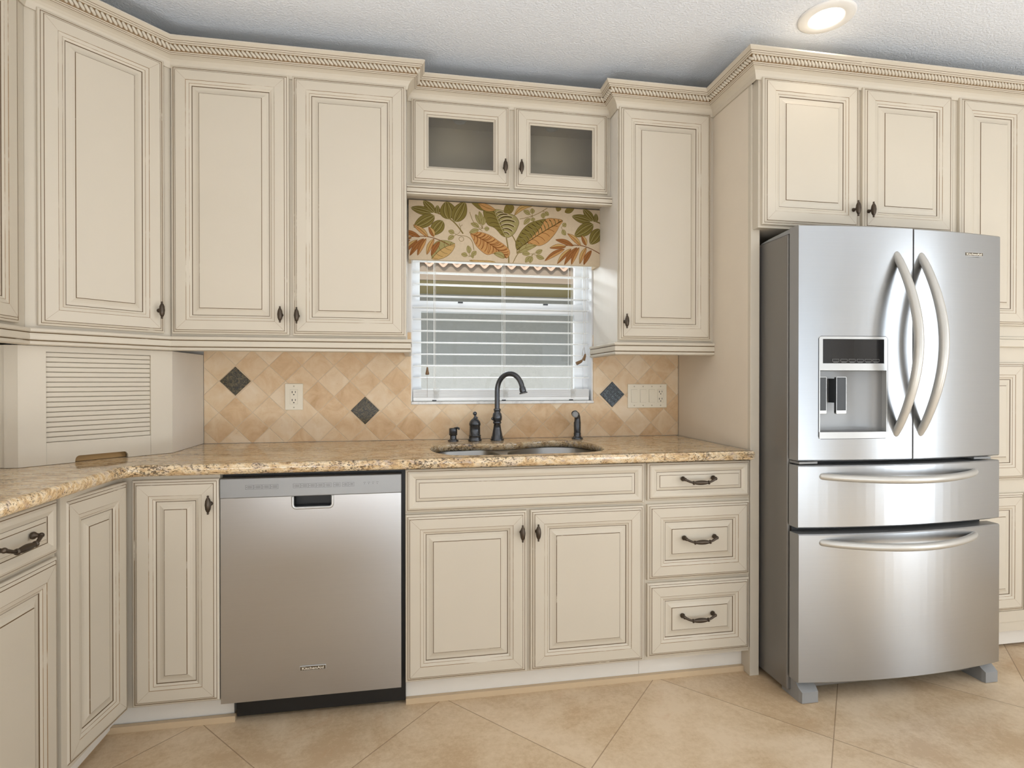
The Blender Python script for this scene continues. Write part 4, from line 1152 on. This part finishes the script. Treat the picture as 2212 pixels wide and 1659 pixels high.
# ------------------------------------------------------------------ window blind
bl_ = thing('window_blind', 'white horizontal slat blind lowered in front of the window with slats open', 'blind', (1.446, .045, 1.0945))
bx0, bx1 = -.4365, .4335
by0, by1 = -.024, .024
mb = MB(); mb.box(bx0, bx1, by0, by1+.005, .835, .880, 'blind_white'); mb.build('headrail', bl_)
mb = MB()
sp_ = .0560
for k in range(13):
    z = .112+sp_*k
    if z > .83: break
    dz_ = .0016
    mb.loft([[(x, by0, z-.0012), (x, 0, z+.0016), (x, by1, z-.0012), (x, by1, z+.0016), (x, 0, z+.0046), (x, by0, z+.0016)] for x in (bx0, bx1)], 'blind_white', True, True, False)
for k in range(12):   # slats stacked on the bottom rail
    z = .0202+.0030*k
    o_ = random.uniform(-.0015, .0015)
    mb.box(bx0, bx1, by0+o_, by1+o_, z, z+.0024, 'blind_white')
mb.build('slats', bl_)
MB().box(bx0, bx1, by0-.001, by1+.001, .0006, .0195, 'blind_white', .003).build('bottom_rail', bl_)
mb = MB()
for x in (-.336, -.0, .340):
    for y in (by0-.0022, by1+.0022): mb.tube([(x, y, .01), (x, y, .84)], .0011, 'cord', 6)
    mb.tube([(x+.006, by0-.004, .84), (x+.006, by0-.004, .02)], .0009, 'cord', 6)
    lp = []
    for k in range(60):   # loose ladder loops hanging over the stacked slats
        t = k/59; a = t*7*2*PI
        lp.append((x+.010+.016*math.cos(a)*(1-.3*t)*(.6+.4*math.sin(t*9)), by0-.006-.002*math.sin(a*.7), .058-.035*t+.011*math.sin(a)))
    mb.tube(lp, .0008, 'cord', 5)
    mb.box(x-.010, x+.010, by0-.0016, by0-.0008, .001, .006, 'dark_rubber')
mb.build('ladder_cords', bl_)
mb = MB(); mb.tube([(-.369, by0-.008, .84), (-.369, by0-.008, .16)], .0011, 'cord', 6); mb.tube([(-.369, by0-.008, .14), (-.369, by0-.008, .02)], .0006, 'tassel', 5); lc = mb.build('lift_cord', bl_)
MB().lathe([(.0022, .163), (.0042, .158), (.0050, .150), (.0090, .134), (.0088, .128), (.004, .126)], 'tassel', (-.369, by0-.008, 0), 'z', 14).build('tassel', lc)['label'] = 'small wooden cord tassel'
mb = MB()
pa = [(.402, by0-.008, .84), (.402, by0-.010, .30), (.400, by0-.010, .26)]; pb = [(.409, by0-.008, .84), (.412, by0-.010, .30), (.404, by0-.012, .265)]
mb.tube(pa, .0010, 'cord', 6); mb.tube(pb, .0010, 'cord', 6)
mb.tube([(.400, by0-.010, .26), (.394, by0-.010, .222)], .0009, 'tassel', 5); mb.tube([(.404, by0-.012, .265), (.410, by0-.012, .230)], .0009, 'tassel', 5)
lc = mb.build('tilt_cord', bl_)
MB().tube([(.392, by0-.016, .199), (.384, by0-.018, .193), (.362, by0-.020, .183)], [.0055, .0075, .0092], 'tassel', 14).build('tassel', lc)
MB().tube([(.410, by0-.012, .232), (.408, by0-.012, .222), (.400, by0-.013, .200)], [.0035, .0060, .0088], 'tassel', 14).build('tassel', lc)

# ------------------------------------------------------------------ recessed ceiling lights
def can(x, y, name_label, power):
    t = thing('ceiling_light', name_label, 'ceiling light', (x, y, CZ))
    MB().lathe([(.101, -.0005), (.101, -.004), (.094, -.008), (.066, -.009), (.058, -.006), (.056, -.0005)], 'can_white', n=48, cap=False).build('trim_ring', t)
    MB().lathe([(.0565, -.0045), (.040, -.0060), (.0005, -.0066)], 'lamp', n=40).build('lens', t)
    ld = bpy.data.lights.new('can_spot', 'SPOT'); ld.energy = power; ld.spot_size = math.radians(150); ld.spot_blend = .8; ld.shadow_soft_size = .06; ld.color = (1, .90, .78)
    lo = bpy.data.objects.new('can_spot', ld); COL.objects.link(lo); lo.parent = t; lo.location = (0, 0, -.03)
can(2.575, -.757, 'lit recessed ceiling light above the refrigerator', 6)
for x, y in ((1.15, -1.55), (3.2, -2.9), (1.0, -3.2), (2.9, -4.0)):   # the other cans of the room, all behind the frame
    ld = bpy.data.lights.new('ceiling_can_light', 'SPOT'); ld.energy = 9; ld.spot_size = math.radians(150); ld.spot_blend = .8; ld.shadow_soft_size = .06; ld.color = (1, .90, .78)
    lo = bpy.data.objects.new('ceiling_can_light', ld); COL.objects.link(lo); lo.location = (x, y, CZ-.02)

# ------------------------------------------------------------------ daylight and added fill lamps
def area(name, loc, rot, sx, sy, power, color):
    ld = bpy.data.lights.new(name, 'AREA'); ld.shape = 'RECTANGLE'; ld.size = sx; ld.size_y = sy; ld.energy = power; ld.color = color
    o = bpy.data.objects.new(name, ld); COL.objects.link(o); o.location = loc; o.rotation_euler = rot
    return o
for a, b in q: area('window_daylight', ((a+b)/2, RY0-.02, (qz0+qz1)/2), (PI/2+.70, 0, 0), b-a-.12, qz1-qz0-.12, 14, (.86, .93, 1))
area('door_daylight', (RX1+.03, (OY0+OY1)/2, OZ1/2), (0, PI/2+.05, 0), OZ1-.15, OY1-OY0-.15, 58, (.86, .93, 1))
area('added_rear_fill', (2.4, RY0-1.0, .02), (.45, 0, 0), 4.4, 1.7, 250, (.84, .92, 1))   # added low lamp outside, aimed up to brighten the ceiling
for x, y, p in ((.50, -2.7, 54), (2.7, -3.1, 24)):   # added unseen fill lamps turned up to brighten the ceiling
    area('added_bounce_fill', (x, y, .55), (PI, 0, 0), 1.0, .8, p, (.93, .96, 1))
area('added_bounce_fill', (2.9, -2.7, 1.1), (0, -PI/2-.10, 0), .9, .9, 26, (.93, .96, 1))   # third added fill lamp, bounced off the right wall to lift the left cabinets
sky = area('kitchen_window_daylight', (1.05, 1.15, 2.38), (0, 0, 0), 1.4, .6, 110, (.90, .95, 1))
sky.rotation_euler = Vector((.35, -.75, -.40)).to_track_quat('-Z', 'Y').to_euler()
sun = bpy.data.lights.new('sun', 'SUN'); sun.energy = 4.6; sun.angle = math.radians(.6); sun.color = (1, .97, .92)
so = bpy.data.objects.new('sun', sun); COL.objects.link(so); so.rotation_euler = Vector((.25, 1.0, -.74)).to_track_quat('-Z', 'Y').to_euler()
w = bpy.data.worlds.new('sky'); SC.world = w; w.use_nodes = True
nt = w.node_tree; nt.nodes.clear()
o_ = nt.nodes.new('ShaderNodeOutputWorld'); bg = nt.nodes.new('ShaderNodeBackground')
bg.inputs[0].default_value = (.80, .90, 1.0, 1); bg.inputs[1].default_value = 2.1
nt.links.new(bg.outputs[0], o_.inputs[0])

# ------------------------------------------------------------------ camera
cam = bpy.data.cameras.new('camera'); co = bpy.data.objects.new('camera', cam); COL.objects.link(co)
cam.sensor_width = 36.0; cam.sensor_fit = 'HORIZONTAL'; cam.lens = 1192.77/2212*36
cam.clip_start = .02; cam.clip_end = 100
yaw, pitch, roll = .1753, -.0051, -.0007
fwd = Vector((math.sin(yaw)*math.cos(pitch), math.cos(yaw)*math.cos(pitch), math.sin(pitch)))
co.location = (1.0156, -2.6401, 1.1905)
co.rotation_euler = fwd.to_track_quat('-Z', 'Y').to_euler()
SC.camera = co

# ------------------------------------------------------------------ colour and sampling
SC.view_settings.view_transform = 'Standard'
SC.view_settings.look = 'None'
SC.view_settings.exposure = -0.74
SC.view_settings.gamma = 1.0
SC.view_settings.use_curve_mapping = False
SC.cycles.use_denoising = True
SC.cycles.max_bounces = 7; SC.cycles.diffuse_bounces = 4; SC.cycles.glossy_bounces = 4; SC.cycles.transparent_max_bounces = 10
SC.cycles.caustics_reflective = False; SC.cycles.caustics_refractive = False
SC.cycles.sample_clamp_indirect = 6.0
